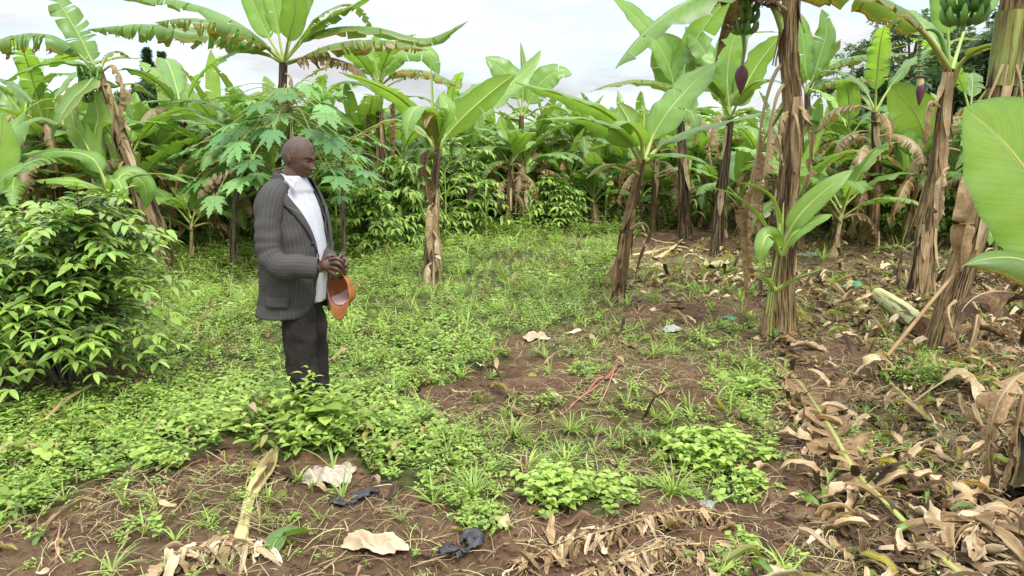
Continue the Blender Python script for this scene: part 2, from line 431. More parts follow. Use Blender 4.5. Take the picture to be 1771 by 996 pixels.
def arc_pts(L, e0, bend, az=0.0, base=(0, 0, 0), k=6, side=0.0):
    """points of a leaf that starts at elevation e0 and bends down by 'bend' radians over its length"""
    p = np.array(base, float); out = [p.copy()]
    for i in range(k):
        e = e0 - bend * ((i + .5) / k) ** 1.3; a = az + side * (i / k)
        p = p + np.array([math.cos(e) * math.cos(a), math.cos(e) * math.sin(a), math.sin(e)]) * L / k
        out.append(p.copy())
    return out
LM = [M_BAN, M_RIB]
DM = [M_DRY, M_RIB]
def add_leaf(root, pts, W, name='leaf', dry=False, label=None, **k):
    o0 = np.array(root.location); g = Geo()
    if dry: k.setdefault('age', .6); k.setdefault('rage', 1.0)
    leaf_geo(g, np.asarray(pts, float) - o0, W, **k)
    o = build(name, g, DM if dry else LM, root)
    if label: o['label'] = label
    return o
def stem_geo(g, pts, r0, r1, C, lump=.12, flare=1.5, n=22, sheaths=8, ns=18, dry=.5):
    """pseudostem: slightly lumpy, overlapping sheath edges running up it"""
    pp = spline(pts, n); T, S, N = frames(pp, (0.05, -1, 0.05))
    t = np.linspace(0, 1, n + 1)
    r = r0 + (r1 - r0) * t ** .8; r = r * .86 * (1 + (flare - 1) * np.exp(-t * 14))
    th = np.linspace(0, 2 * PI, ns, endpoint=False)
    L = np.concatenate([[0], np.cumsum(np.linalg.norm(np.diff(pp, axis=0), axis=1))])
    rr = r[:, None] * np.ones(ns)
    for k in range(sheaths):   # each sheath: raised tongue ending in a V
        a0 = rng.random() * 2 * PI; top = rng.uniform(.25, 1.1)
        wdt = .5 + .9 * np.clip(1 - t / top, 0, 1)
        da = np.abs((th[None] - a0 + PI) % (2 * PI) - PI)
        rr = rr + r[:, None] * .035 * (da < wdt[:, None]) * (t[:, None] < top)
    rr = rr * (1 + lump * (np.sin(th * 2 + t[:, None] * 3 + rng.random() * 6) * .35 + .3 * (rng.random((n + 1, ns)) - .5)))
    V = pp[:, None] + S[:, None] * (np.cos(th) * rr)[..., None] + N[:, None] * (np.sin(th) * rr)[..., None]
    Cc = np.zeros((n + 1, ns, 4)); Cc[:] = C; Cc[..., 0] = L[:, None]; Cc[..., 1] = th / (2 * PI)
    g.add(V.reshape(-1, 3), grid_faces(n + 1, ns, True), Cc.reshape(-1, 4), 0)
    return pp, r
def strips_geo(g, pp, r, count, lo=.0, hi=1.0, wid=(.04, .10), ln=(.25, .7), age=(.2, .9), off=1.08, peel=.08, up=False):
    """dry sheath strips clinging to a stem and peeling off at their lower end"""
    n = len(pp) - 1; T, S, N = frames(pp, (0.05, -1, 0.05))
    tot = np.linalg.norm(np.diff(pp, axis=0), axis=1).sum()
    for _ in range(count):
        h = rng.uniform(lo, hi) * tot; l = rng.uniform(*ln); a = rng.random() * 2 * PI; w = rng.uniform(*wid)
        l = min(l, h - .02 if not up else l)
        if l < .08: continue
        k = 7; s = np.linspace(0, 1, k)
        hs = (h - s * l if not up else h + s * l) / tot * n
        pc = np.stack([np.interp(hs, np.arange(n + 1), pp[:, j]) for j in range(3)], -1)
        rs = np.interp(hs, np.arange(n + 1), r)
        Sc = np.stack([np.interp(hs, np.arange(n + 1), S[:, j]) for j in range(3)], -1); Nc = np.stack([np.interp(hs, np.arange(n + 1), N[:, j]) for j in range(3)], -1)
        pl = peel * rng.random() ** 2 * s ** 2.5
        a2 = a + rng.normal(0, .25) * s
        prof = w * np.array([.7, .95, 1, .95, .8, .55, .2]) * rng.uniform(.8, 1.1)
        V = []
        for j in (-1, -.35, .35, 1):
            aa = a2 + j * prof / (2 * rs)
            rad = rs * off + pl + .012 * rng.random() * abs(j) + rng.normal(0, .004, k)
            V.append(pc + Sc * (np.cos(aa) * rad)[:, None] + Nc * (np.sin(aa) * rad)[:, None])
        V = np.stack(V, 1)
        C = np.zeros((k, 4, 4)); C[..., 0] = np.array([-1, -.35, .35, 1]) * w * .6 + h; C[..., 1] = np.array([.9, .3, .3, .9]); C[..., 2] = rng.random(); C[..., 3] = rng.uniform(*age)
        g.add(V.reshape(-1, 3), grid_faces(k, 4), C.reshape(-1, 4), 0)
def stem_part(root, pts, r0, r1, age=.5, mat=None, strips=14, flare=1.4, sh=8, strip_age=(.2, .9), label=None, lo=0.1, hi=1.0, off=1.08, peel=.08, ln=(.25, .7)):
    o0 = np.array(root.location); g = Geo()
    pp, r = stem_geo(g, np.asarray(pts, float) - o0, r0, r1, (0, 0, rng.random(), age), flare=flare, sheaths=sh)
    o = build('pseudostem', g, mat or M_STEM, root)
    if label: o['label'] = label
    if strips:
        g2 = Geo(); strips_geo(g2, pp, r, strips, lo, hi, age=strip_age, off=off, peel=peel, ln=ln)
        if g2.n: build('dry_sheath', g2, [M_DRY], root)
    return pp + o0, r
def bunch(root, top, L=.55, Rr=.16, hands=6, bl=.15, br=.019, age=.5, col=None, stalk=None, bud=None, fw=.62):
    """banana bunch hanging down from 'top', fingers curving upwards; optional flower bud below"""
    o0 = np.array(root.location); top = np.asarray(top, float) - o0
    g = Geo()
    for h in range(hands):
        z = -L * (h + .5) / hands; nf = 9 + (h % 2)
        sc = 1 - .07 * h
        for f in range(nf):
            a = 2 * PI * (f + .5 * (h % 2)) / nf + rng.normal(0, .06)
            d = np.array([math.cos(a), math.sin(a), 0]); c = top + np.array([0, 0, z])
            l = bl * sc * rng.uniform(.9, 1.1)
            p = [c + d * Rr * .18, c + d * Rr * fw + [0, 0, -.1 * l], c + d * (Rr * fw + l * .32) + [0, 0, l * .30], c + d * (Rr * fw + l * .36) + [0, 0, l * .8]]
            tube(g, p, [br * .45, br * .95, br * 1.1, br, br * .35], ns=6, n=6, C=(0, 0, rng.random(), age), m=0)
    tube(g, [top + [0, 0, .1], top, top + [0, 0, -L * 1.05]], [.028, .025, .018], ns=7, n=6, C=(0, 0, .3, .4), m=0)
    b = build('fruit_bunch', g, [M_FRUIT], root)
    if bud:
        g = Geo(); L2, r2 = bud
        tube(g, [top + [0, 0, -L], top + [0.01, 0, -L - .12], top + [0.0, 0, -L - .24]], [.017, .014, .014], ns=7, n=6, C=(0, 0, .5, .8), m=0)
        def ff(V):
            z = V[..., 2:] / (L2 / 2)
            V = V.copy(); V[..., :2] *= np.clip(.62 + .55 * (z + .35) - .55 * np.clip(z - .1, 0, 1) ** 2, .12, 1.1); return V
        blob(g, top + np.array([0, 0, -L - .24 - L2 * .45]), r2, r2, L2 / 2, C=(0, .2, .5, .1), m=1, nu=12, nv=14, f=ff)
        build('flower_bud', g, [M_FRUIT, M_BUD], b)
    return b
M_FRUIT = leaf_mat('green_banana_skin', [(.0, (.20, .38, .06)), (.5, (.11, .27, .045)), (.8, (.16, .20, .06)), (1.0, (.3, .25, .1))], trans=0.03, rough=.38, vein=5, vdepth=.04, wear=.3, edge=0)
M_BUD = simple('maroon_bract', (.14, .055, .07), rough=.5, col2=(.07, .03, .045), scale=9, bump=.2)

# ------------------------------------------------------------------ small leaf templates
def simple_leaf(g, base, d, L, W, C, fold=.35, droop=.4, k=4, m=0, up=(0, 0, 1), roll=0.0):
    base = np.asarray(base, float); d = norm(d); s = np.cross(d, up); s = norm(s) if np.linalg.norm(s) > .1 else np.array([1., 0, 0]); nn = np.cross(s, d)
    if roll: s, nn = s * math.cos(roll) + nn * math.sin(roll), nn * math.cos(roll) - s * math.sin(roll)
    t = np.linspace(0, 1, k + 1)
    prof = np.sin(PI * np.clip(t, 0, 1) ** .85) ** .8; prof[0] = .06; prof[-1] = 0.02
    ctr = base + d * (t * L)[:, None] * (1 - .12 * droop * t[:, None]) - np.array([0, 0, 1]) * (droop * L * t ** 2 * .5)[:, None]
    V = np.stack([ctr - s * (W / 2 * prof)[:, None] + nn * (W / 2 * fold * prof)[:, None], ctr, ctr + s * (W / 2 * prof)[:, None] + nn * (W / 2 * fold * prof)[:, None]], 1)
    CC = np.zeros((k + 1, 3, 4)); CC[:] = C; CC[..., 0] = t[:, None] * 1.0; CC[..., 1] = [1, 0, 1]
    g.add(V.reshape(-1, 3), grid_faces(k + 1, 3), CC.reshape(-1, 4), m)
def shrub(height, radius, nleaf, LL=.13, WW=.055, k=4, stems=5, seed=0, droop=.7, lean=(0, 0), hollow=.25, low=.12, age=(.1, .8), mats=None, splay=.3):
    """leafy shrub: branches with opposite leaf pairs on their outer parts; returns wood Geo, leaf Geo (local, base at origin)"""
    w, l = Geo(), Geo()
    tips = []
    for s in range(stems):
        a = 2 * PI * s / stems + rng.normal(0, .3); r = radius * splay * rng.uniform(.5, 1.2)
        top = np.array([math.cos(a) * r + lean[0], math.sin(a) * r + lean[1], height * rng.uniform(.6, 1.04)])
        pts = [[math.cos(a) * .03, math.sin(a) * .03, -.03], top * [.45, .45, .45], top]
        pp = tube(w, pts, [.014 * height ** .5 + .006, .012, .004], ns=5, n=8, C=(0, 0, .5, .4))
        nb = int(nleaf / stems / 11)
        for b in range(nb):
            f = rng.uniform(low, 1.0); st = pp[min(int(f * 8), 8)]
            aa = rng.random() * 2 * PI
            ln = radius * (1.05 - .62 * max(f - .35, 0) / .65) * rng.uniform(.35, 1.12)
            e = rng.uniform(.0, .95) * (1 if f < .8 else 1.4)
            out = st + np.array([math.cos(aa) * math.cos(e), math.sin(aa) * math.cos(e), math.sin(e) * .75]) * ln
            mid = (st + out) / 2 + [0, 0, ln * .12]
            bp = tube(w, [st, mid, out - [0, 0, ln * .12]], [.006, .004, .0018], ns=4, n=6, C=(0, 0, .5, .5))
            for q in range(1, 7):
                if q / 6 < hollow: continue
                dd = norm(bp[q] - bp[q - 1]); sd = norm(np.cross(dd, [0, 0, 1]))
                for sg in (1, -1):
                    dr = dd * .55 + sd * sg + np.array([0, 0, rng.uniform(-.1, .25)])
                    sz = rng.uniform(.55, 1.25); ag = rng.uniform(*age) * (1 if q < 5 else .35)
                    simple_leaf(l, bp[q], dr, LL * sz, WW * sz, (0, 0, rng.random(), ag), droop=droop * rng.uniform(.6, 1.5), k=k, roll=rng.normal(0, .35))
            simple_leaf(l, bp[-1], norm(bp[-1] - bp[-2]) + [0, 0, .2], LL * .9, WW * .8, (0, 0, rng.random(), .05), droop=droop, k=k)
    return w, l
def palmate(g, c, yaw, size, C, tilt=.2, m=0, droop=.4):
    """papaya leaf: seven to nine deeply cut lobes with toothed sides"""
    c = np.asarray(c, float)
    f = np.array([math.cos(yaw), math.sin(yaw), 0]); s = np.array([-math.sin(yaw), math.cos(yaw), 0])
    f = norm(f * math.cos(tilt) - np.array([0, 0, 1]) * math.sin(tilt)); nn = np.cross(f, s)
    for la, ll in ((0, 1.0), (.68, .93), (-.68, .93), (1.32, .78), (-1.32, .78), (1.95, .58), (-1.95, .58), (2.55, .38), (-2.55, .38)):
        la += rng.normal(0, .05); L = size * ll * rng.uniform(.92, 1.05)
        d = f * math.cos(la) + s * math.sin(la); p = -f * math.sin(la) + s * math.cos(la)
        t = np.array([0, .18, .32, .42, .5, .58, .68, .76, .86, 1.0])
        wv = np.array([.02, .10, .16, .34, .20, .32, .17, .22, .09, 0.005]) * .62 * L
        ctr = c + d * (t * L)[:, None] - np.array([0, 0, 1]) * (droop * L * t ** 2 * .6)[:, None]
        sw = np.array([0, 0, .02, .06, -.0, .06, 0, .05, 0, 0]) * L
        V = np.stack([ctr + p * wv[:, None] + d * sw[:, None] + nn * (.12 * wv)[:, None], ctr, ctr - p * wv[:, None] + d * sw[:, None] + nn * (.12 * wv)[:, None]], 1)
        CC = np.zeros((len(t), 3, 4)); CC[:] = C; CC[..., 0] = t[:, None]; CC[..., 1] = [1, 0, 1]
        g.add(V.reshape(-1, 3), grid_faces(len(t), 3), CC.reshape(-1, 4), m)

# ------------------------------------------------------------------ generic banana plants for the rows behind
LIB = []
def lib_leaf(L, e0, bend, W, tears, age, **k):
    g = Geo(); leaf_geo(g, arc_pts(L, e0, bend, side=rng.normal(0, .15)), W, tears=tears, age=age, n=22, nv=4, tint=rng.random(), **k)
    V, F, C, M = g.arrays()
    return mesh_from('leaf', V, F, C, M, LM)
def make_lib():
    for i in range(34):
        c = i % 6
        if c == 0: LIB.append((0, lib_leaf(rng.uniform(1.3, 1.9), 1.35, .35, .26, 0, rng.uniform(.05, .3), pet=.2, fold=.7, droop=.4)))
        elif c in (1, 2): LIB.append((1, lib_leaf(rng.uniform(1.6, 2.2), rng.uniform(.9, 1.2), rng.uniform(1.0, 1.7), .27, int(rng.choice([2, 5, 12, 18])), rng.uniform(.2, .55), pet=.2, fold=.35, droop=.7, wave=.08)))
        elif c in (3, 4): LIB.append((2, lib_leaf(rng.uniform(1.6, 2.1), rng.uniform(.5, .8), rng.uniform(1.3, 1.9), .28, int(rng.choice([8, 16, 24, 32])), rng.uniform(.35, .66), pet=.22, fold=.2, droop=.8, tdroop=1.0)))
        else: LIB.append((3, lib_leaf(rng.uniform(1.3, 1.7), rng.uniform(.2, .5), 2.4, .24, 24, rng.uniform(.8, 1.0), pet=.2, fold=-.4, droop=1.0, tdroop=.9, gap=.5)))
def place_lib(root, cls, base, az, sc=1.0):
    opts = [m for c, m in LIB if c == cls]; me = opts[rng.integers(len(opts))]
    o = bpy.data.objects.new('dry_leaf' if cls == 3 else 'leaf', me); COL.objects.link(o); o.parent = root
    o.location = tuple(np.asarray(base, float)); o.rotation_euler = (rng.normal(0, .12), rng.normal(0, .1), az); o.scale = (sc,) * 3
    return o
def bg_proto(H, r, lean=0.1, nl=8, dry=3, ls=.82):
    root = thing('banana_plant', None, None)
    a = rng.random() * 6
    top = np.array([math.cos(a) * lean * H, math.sin(a) * lean * H, H])
    stem_part(root, [[0, 0, -.05], top * [.35, .35, .5], top], r * .85, r * .5, age=rng.uniform(.3, .8), strips=10)
    az0 = rng.random() * 6
    place_lib(root, 0, top - [0, 0, .1], az0, .9 * ls)
    for i in range(nl):
        place_lib(root, 1 if i < nl * .55 else 2, top - np.array([0, 0, .03 * i]), az0 + i * 2.4 + rng.normal(0, .3), ls * rng.uniform(.8, 1.1))
    for i in range(dry):
        place_lib(root, 3, top - [0, 0, .15 + .08 * i], az0 + 1 + i * 2.1, rng.uniform(.8, 1.0))
    return root
# ------------------------------------------------------------------ vegetation cover as a map over the ground (fraction of soil hidden by green weeds)
def inpoly(px, py, poly):
    px = np.asarray(px); py = np.asarray(py); r = np.zeros(px.shape, bool); n = len(poly)
    for i in range(n):
        x1, y1 = poly[i]; x2, y2 = poly[(i + 1) % n]
        c = ((y1 > py) != (y2 > py)) & (px < (x2 - x1) * (py - y1) / (y2 - y1 + 1e-9) + x1)
        r ^= c
    return r
GREEN = [(-900, 1400), (-60, 930), (60, 905), (150, 850), (260, 815), (400, 785), (520, 790), (620, 800), (700, 850), (770, 880), (830, 800), (760, 740), (700, 700), (800, 655), (890, 600), (960, 565), (1010, 530), (1030, 490), (1060, 455), (1110, 400), (1200, 385), (1330, 370), (1500, 360), (1700, 350), (2600, 330), (2600, 200), (-2200, 200), (-2200, 1400)]
def ell(px, py, cx, cy, rx, ry): return ((px - cx) / rx) ** 2 + ((py - cy) / ry) ** 2 < 1
def cover(X, Y, wob=True):
    """0..1 for weeds, 0..1 for litter, from plots laid out on the ground"""
    px, py = to_px(X, Y, 0.0)
    if wob:
        w = np.sin(X * 9.1 + Y * 4.3) * 12 + np.sin(X * 3.7 - Y * 6.1 + 1) * 14 + np.sin(X * 21 + Y * 17) * 6
        s = np.clip(5.0 / Y, .15, 1.5); px = px + w * s; py = py + w * .45 * s
    g = np.where(inpoly(px, py, GREEN), 1.0, 0.0)
    def put(c, v):
        nonlocal g
        g = np.where(c, np.maximum(g, v) if v > .0 else v, g)
    put(inpoly(px, py, [(700, 700), (760, 740), (860, 760), (980, 770), (1120, 740), (1260, 730), (1340, 700), (1350, 780), (1310, 840), (1170, 860), (1080, 885), (940, 885), (860, 900), (810, 925), (780, 880), (700, 850)]), .93)
    put(inpoly(px, py, [(1130, 600), (1280, 590), (1370, 660), (1340, 730), (1240, 720), (1200, 640)]), .8)
    put(inpoly(px, py, [(760, 740), (830, 640), (960, 600), (1140, 600), (1200, 640), (1240, 720), (980, 770)]), .42)
    put(ell(px, py, 1250, 770, 95, 65), .8); put(ell(px, py, 1000, 830, 110, 60), .75)
    put(ell(px, py, 1600, 645, 75, 42), .6); put(ell(px, py, 1710, 655, 60, 30), .4)
    put(ell(px, py, 1560, 690, 130, 60), .25); put(ell(px, py, 1600, 775, 130, 45), .4)
    put(inpoly(px, py, [(900, 480), (1330, 440), (1330, 600), (900, 620)]), .5)
    put(inpoly(px, py, [(1330, 380), (1900, 380), (1900, 600), (1330, 600)]), .2)
    put(ell(px, py, 1290, 955, 60, 40), .3); put(ell(px, py, 640, 975, 160, 40), .22); put(ell(px, py, 330, 880, 150, 60), .32)
    put(ell(px, py, 1380, 985, 160, 30), .45)
    put(inpoly(px, py, [(-900, 1500), (-60, 930), (150, 850), (400, 800), (760, 880), (900, 1010), (900, 1500)]), .14)
    bare = ell(px, py, 905, 665, 120, 38) | ell(px, py, 1210, 545, 150, 32) | ell(px, py, 1450, 650, 70, 60) | ell(px, py, 1180, 680, 70, 35)
    g = np.where(bare, g * .2, g)
    sh = ell(px, py, 60, 650, 200, 50)
    g = np.where(sh, g * .45, g)
    n = .5 + .5 * np.sin(X * 5.3 + 1.2) * np.cos(Y * 4.7 + X * 2.1)
    g = np.where(g < .95, g * (.5 + n), g)
    lit = np.where(inpoly(px, py, [(1330, 700), (1345, 1100), (2100, 1400), (2300, 600), (2100, 390), (1500, 395), (1330, 400), (1100, 430), (1060, 500), (1300, 560)]), 1.0, 0.0)
    lit = np.where(ell(px, py, 1210, 550, 150, 45) | ell(px, py, 1440, 650, 70, 60) | ell(px, py, 1350, 800, 60, 60) | ell(px, py, 1120, 680, 100, 50), lit * .1, lit)
    return np.clip(g, 0, 1), lit

def ground():
    def ax(lo, hi, c, n, k):
        t = np.linspace(-1, 1, n); s = np.sinh(t * k) / math.sinh(k)
        return np.where(s < 0, c + s * (c - lo), c + s * (hi - c))
    xs = ax(-900, 900, 0.2, 561, 8.2); ys = ax(-60, 1500, 4.6, 621, 8.4)
    X, Y = np.meshgrid(xs, ys); Z = terr(X, Y)
    near = (np.abs(X) < 12) & (Y > 0) & (Y < 16)
    g, lit = cover(X, Y)
    nzv = np.zeros_like(X)
    ii = np.argwhere(near)
    for i, j in ii:
        nzv[i, j] = mnoise.fractal(Vector((X[i, j] * 5, Y[i, j] * 5, 0)), .8, 2.1, 5) * .028 + mnoise.noise(Vector((X[i, j] * 1.4, Y[i, j] * 1.4, 3))) * .03
    Z = Z + nzv
    far = np.clip((np.hypot(X, Y) - 120) / 500, 0, 1)
    V = np.stack([X, Y, Z], -1).reshape(-1, 3)
    C = np.zeros((V.shape[0], 4)); C[:, 0] = g.ravel(); C[:, 1] = lit.ravel(); C[:, 3] = 1
    m, nt, out = newmat('soil'); q = NT(nt)
    a = q.n('ShaderNodeAttribute', attribute_name='lc'); s3 = q.n('ShaderNodeSeparateColor', {0: a.outputs['Color']})
    o = q.n('ShaderNodeTexCoord').outputs['Object']
    n1 = q.noise(o, 1.6, 6, .6); n2 = q.noise(o, 18, 6, .7); n3 = q.noise(o, 70, 4, .7)
    c1 = q.ramp(n1, [(.3, (.105, .060, .036)), (.52, (.165, .097, .058)), (.72, (.235, .145, .090))])
    c2 = q.ramp(n2, [(.32, (.45, .42, .40)), (.55, (1, 1, 1)), (.72, (1.25, 1.2, 1.15))])
    c = q.mix(1.0, c1, c2, 'MULTIPLY')
    pal = q.ramp(n3, [(.62, (0, 0, 0)), (.72, (1, 1, 1))])
    c = q.mix(q.math('MULTIPLY', pal, .35), c, (.36, .27, .19))
    moss = q.ramp(q.noise(o, 9, 5, .7), [(.35, (.035, .05, .018)), (.65, (.10, .13, .035))])
    c = q.mix(q.math('MULTIPLY', s3.outputs[0], .8), c, moss)
    c = q.mix(q.math('MULTIPLY', s3.outputs[1], .35), c, q.ramp(q.noise(o, 14, 5, .7), [(.35, (.09, .055, .035)), (.62, (.30, .21, .13))]))
    bump = q.n('ShaderNodeBump', {'Strength': 1.0, 'Distance': .03, 'Height': q.math('ADD', n2, q.math('MULTIPLY', n3, .45))})
    pb = q.n('ShaderNodeBsdfPrincipled', {'Base Color': c, 'Roughness': .95, 'Specular IOR Level': .15, 'Normal': bump.outputs[0]})
    nt.links.new(pb.outputs[0], out.inputs[0])
    F = grid_faces(len(ys), len(xs))
    g_ = Geo().add(V, F, C)
    tag(build('ground', g_, m), kind='structure')
ground()

def hill():
    n = 90; xs = np.linspace(-1100, 500, n); g = Geo()
    rows = []
    for r_, t in enumerate(np.linspace(0, 1, 14)):
        h = 78 * np.exp(-((xs + 560) / 330) ** 2) + 22 * np.exp(-((xs - 100) / 260) ** 2) + 6 * np.sin(xs / 60) + 3 * np.sin(xs / 23)
        rows.append(np.stack([xs, 520 + 330 * t + 20 * np.sin(xs / 80), np.clip(h, 0, None) * math.sin(t * PI * .72) / math.sin(PI * .5) - 4], -1))
    V = np.array(rows)
    mat = simple('hill_woodland', (.12, .17, .06), rough=.9, col2=(.045, .08, .035), scale=.03, bump=1.0, dist=4)
    tag(build('hills', Geo().add(V.reshape(-1, 3), grid_faces(14, n)), mat), kind='structure')
hill()

# ------------------------------------------------------------------ ground cover
def weed_templates(k, big=False):
    out = []
    for v in range(5):
        g = Geo(); H = rng.uniform(.08, .16)
        a0 = rng.random() * 6
        lean = rng.normal(0, .03, 2)
        ns_ = 3
        for s in range(ns_):
            a = a0 + s * 2.1; tip = np.array([math.cos(a) * .05 + lean[0], math.sin(a) * .05 + lean[1], H * rng.uniform(.6, 1)])
            nl = 3
            for j in range(nl):
                f = (j + 1) / nl; c = tip * [f, f, f]
                for sg in (0, PI):
                    b = a + j * 1.57 + sg + rng.normal(0, .3); L = .045 * rng.uniform(.6, 1.2) * (1.1 - .3 * f)
                    simple_leaf(g, c, [math.cos(b), math.sin(b), .35], L, L * .52, (0, 0, rng.random(), .55 - .4 * f * rng.random()), k=k, droop=.5, fold=.3)
        out.append(g)
    return out
def grass_templates(nb=9, L=(.12, .28), W=.006, age=.35):
    out = []
    for v in range(5):
        g = Geo()
        for b in range(nb):
            a = rng.random() * 2 * PI; l = rng.uniform(*L); e = rng.uniform(.7, 1.4)
            pp = np.array(arc_pts(l, e, rng.uniform(.6, 1.8), az=a, k=4))
            s = np.array([-math.sin(a), math.cos(a), 0]); w = W * np.array([.9, 1, .85, .5, .05])
            V = np.stack([pp - s * w[:, None], pp + s * w[:, None]], 1)
            C = np.zeros((5, 2, 4)); C[..., 0] = np.linspace(0, 1, 5)[:, None]; C[..., 2] = rng.random(); C[..., 3] = age + rng.uniform(-.1, .15)
            g.add(V.reshape(-1, 3), grid_faces(5, 2), C.reshape(-1, 4))
        out.append(g)
    return out
def straw_templates():
    out = []
    for v in range(8):
        g = Geo()
        for b in range(5):
            a = rng.random() * 2 * PI; l = rng.uniform(.05, .24); x, y = rng.normal(0, .07, 2)
            t = np.linspace(-.5, .5, 5); cu = rng.normal(0, .5)
            pp = np.stack([x + np.cos(a + cu * t) * t * l, y + np.sin(a + cu * t) * t * l, .008 + rng.uniform(0, .03) * (1 - 4 * t * t) + rng.uniform(-.03, .05) * (t + .5)], -1)
            w = rng.uniform(.0008, .0026); s = np.array([-math.sin(a), math.cos(a), rng.uniform(-.6, .6)]) * w
            V = np.stack([pp - s, pp + s], 1)
            C = np.zeros((5, 2, 4)); C[..., 2] = rng.random(); C[..., 3] = rng.random() * .95
            g.add(V.reshape(-1, 3), grid_faces(5, 2), C.reshape(-1, 4))
        out.append(g)
    return out
def sample_pts(n, y0, y1, xm=.78, power=1.0, x0=None, x1=None):
    Y = y0 + (y1 - y0) * rng.random(n) ** power; X = rng.uniform(-1, 1, n) * xm * (Y + .3)
    return X, Y
def put_on(X, Y): return np.stack([X, Y, terr(X, Y)], -1)
def tallness(X, Y):
    """weed height: tall around the man's legs, low on the open soil"""
    px, py = to_px(X, Y, 0)
    h = .85 + .35 * np.sin(X * 2.3 + Y) * np.sin(Y * 1.9)
    h = h + .75 * np.exp(-((X + 1.2) / .5) ** 2 - ((Y - 4.1) / .26) ** 2) + .35 * ell(px, py, 250, 760, 330, 70)
    h = np.where(px > 800, h * .75, h)
    return h
def weeds():
    g = Geo(); big = weed_templates(4); small = weed_templates(2)
    for tl, k_ in ((big, 4), (small, 2)):
        for v in range(2):   # taller sprigs with narrow leaves
            q = Geo(); H = rng.uniform(.14, .2); lx, ly = rng.normal(0, .03, 2)
            for j in range(11):
                f = (j + 1) / 11; a = j * 2.4; L = .055 * (1.15 - .6 * f)
                simple_leaf(q, [lx * f, ly * f, H * f], [math.cos(a), math.sin(a), .5], L, L * .3, (0, 0, rng.random(), .62 - .35 * f), k=k_, droop=.7, fold=.3)
            tl.append(q)
        q = Geo()            # one flat rosette of rounded leaves
        for j in range(7):
            a = j * 2.4; simple_leaf(q, [0, 0, .03 + .01 * j], [math.cos(a), math.sin(a), .25], .06, .042, (0, 0, rng.random(), rng.uniform(.2, .6)), k=k_, droop=.4, fold=.2)
        tl.append(q)
        q = Geo()            # a withered sprig
        for j in range(7):
            a = j * 2.4; simple_leaf(q, [0, 0, .02 + .012 * j], [math.cos(a), math.sin(a), .1], .05, .02, (0, 0, rng.random(), rng.uniform(.84, 1.0)), k=k_, droop=1.2, fold=.6)
        tl.append(q)
    for (y0, y1, dens, temps, sc) in ((2.2, 5.2, 330, big, 1.0), (5.2, 9, 200, small, 1.1), (9, 17, 80, small, 1.7), (14.2, 24, 34, small, 3.6), (24, 40, 5, small, 6.0)):
        area = .78 * ((y1 + .3) ** 2 - (y0 + .3) ** 2); n = int(area * dens)
        Y = np.sqrt(rng.random(n) * ((y1 + .3) ** 2 - (y0 + .3) ** 2) + (y0 + .3) ** 2) - .3; X = rng.uniform(-1, 1, n) * .78 * (Y + .3)
        c, lit = cover(X, Y); keep = rng.random(n) < c
        # small clearings
        keep &= (np.sin(X * 6.1 + np.sin(Y * 3.3) * 2) * np.sin(Y * 5.7 + np.cos(X * 2.9) * 2) > -.78)
        X, Y, c = X[keep], Y[keep], c[keep]; n = len(X)
        t = tallness(X, Y) * np.where(c < .5, .62, 1.0)
        pt = rng.random(n)
        patch = np.sin(X * 1.7 + 2) * np.sin(Y * 1.3) * .5 + .5 * np.sin(X * 4.9 + Y * 3)
        scatter(g, temps, put_on(X, Y), rng.random(n) * 2 * PI, np.abs(rng.normal(0, .25, n)), t * sc * rng.uniform(.6, 1.25, n), tint=np.clip(pt * .8 + patch * .15 + .1, 0, 1), age=rng.normal(0, .07, n) - .04 + patch * .07)
    o = build('weeds', g, M_WEED); tag(o, 'low bright green broadleaf weeds covering the clearing', 'weeds', kind='stuff')
def grasses():
    g = Geo(); T = grass_templates(); T2 = grass_templates(14, (.1, .2), .004, .2)
    for (y0, y1, dens, sc, w) in ((2.2, 6, 75, .8, 1), (6, 11, 55, .9, 1.2), (11, 20, 16, 1.5, 1)):
        area = .78 * ((y1 + .3) ** 2 - (y0 + .3) ** 2); n = int(area * dens)
        Y = np.sqrt(rng.random(n) * ((y1 + .3) ** 2 - (y0 + .3) ** 2) + (y0 + .3) ** 2) - .3; X = rng.uniform(-1, 1, n) * .78 * (Y + .3)
        c, lit = cover(X, Y)
        pn = .5 + .5 * np.sin(X * 2.9 + 1) * np.sin(Y * 3.7 + X)
        keep = rng.random(n) < (c * pn + .035 * (c < .3)); X, Y = X[keep], Y[keep]; n = len(X)
        scatter(g, T if y0 > 3 else T + T2, put_on(X, Y), rng.random(n) * 2 * PI, np.abs(rng.normal(0, .2, n)), sc * rng.uniform(.5, 1.2, n), tint=rng.random(n), age=np.where(rng.random(n) < .15, .55, 0) + rng.normal(0, .08, n))
    tag(build('grass', g, M_WEED), 'thin green grass blades growing through the weeds', 'grass', kind='stuff')
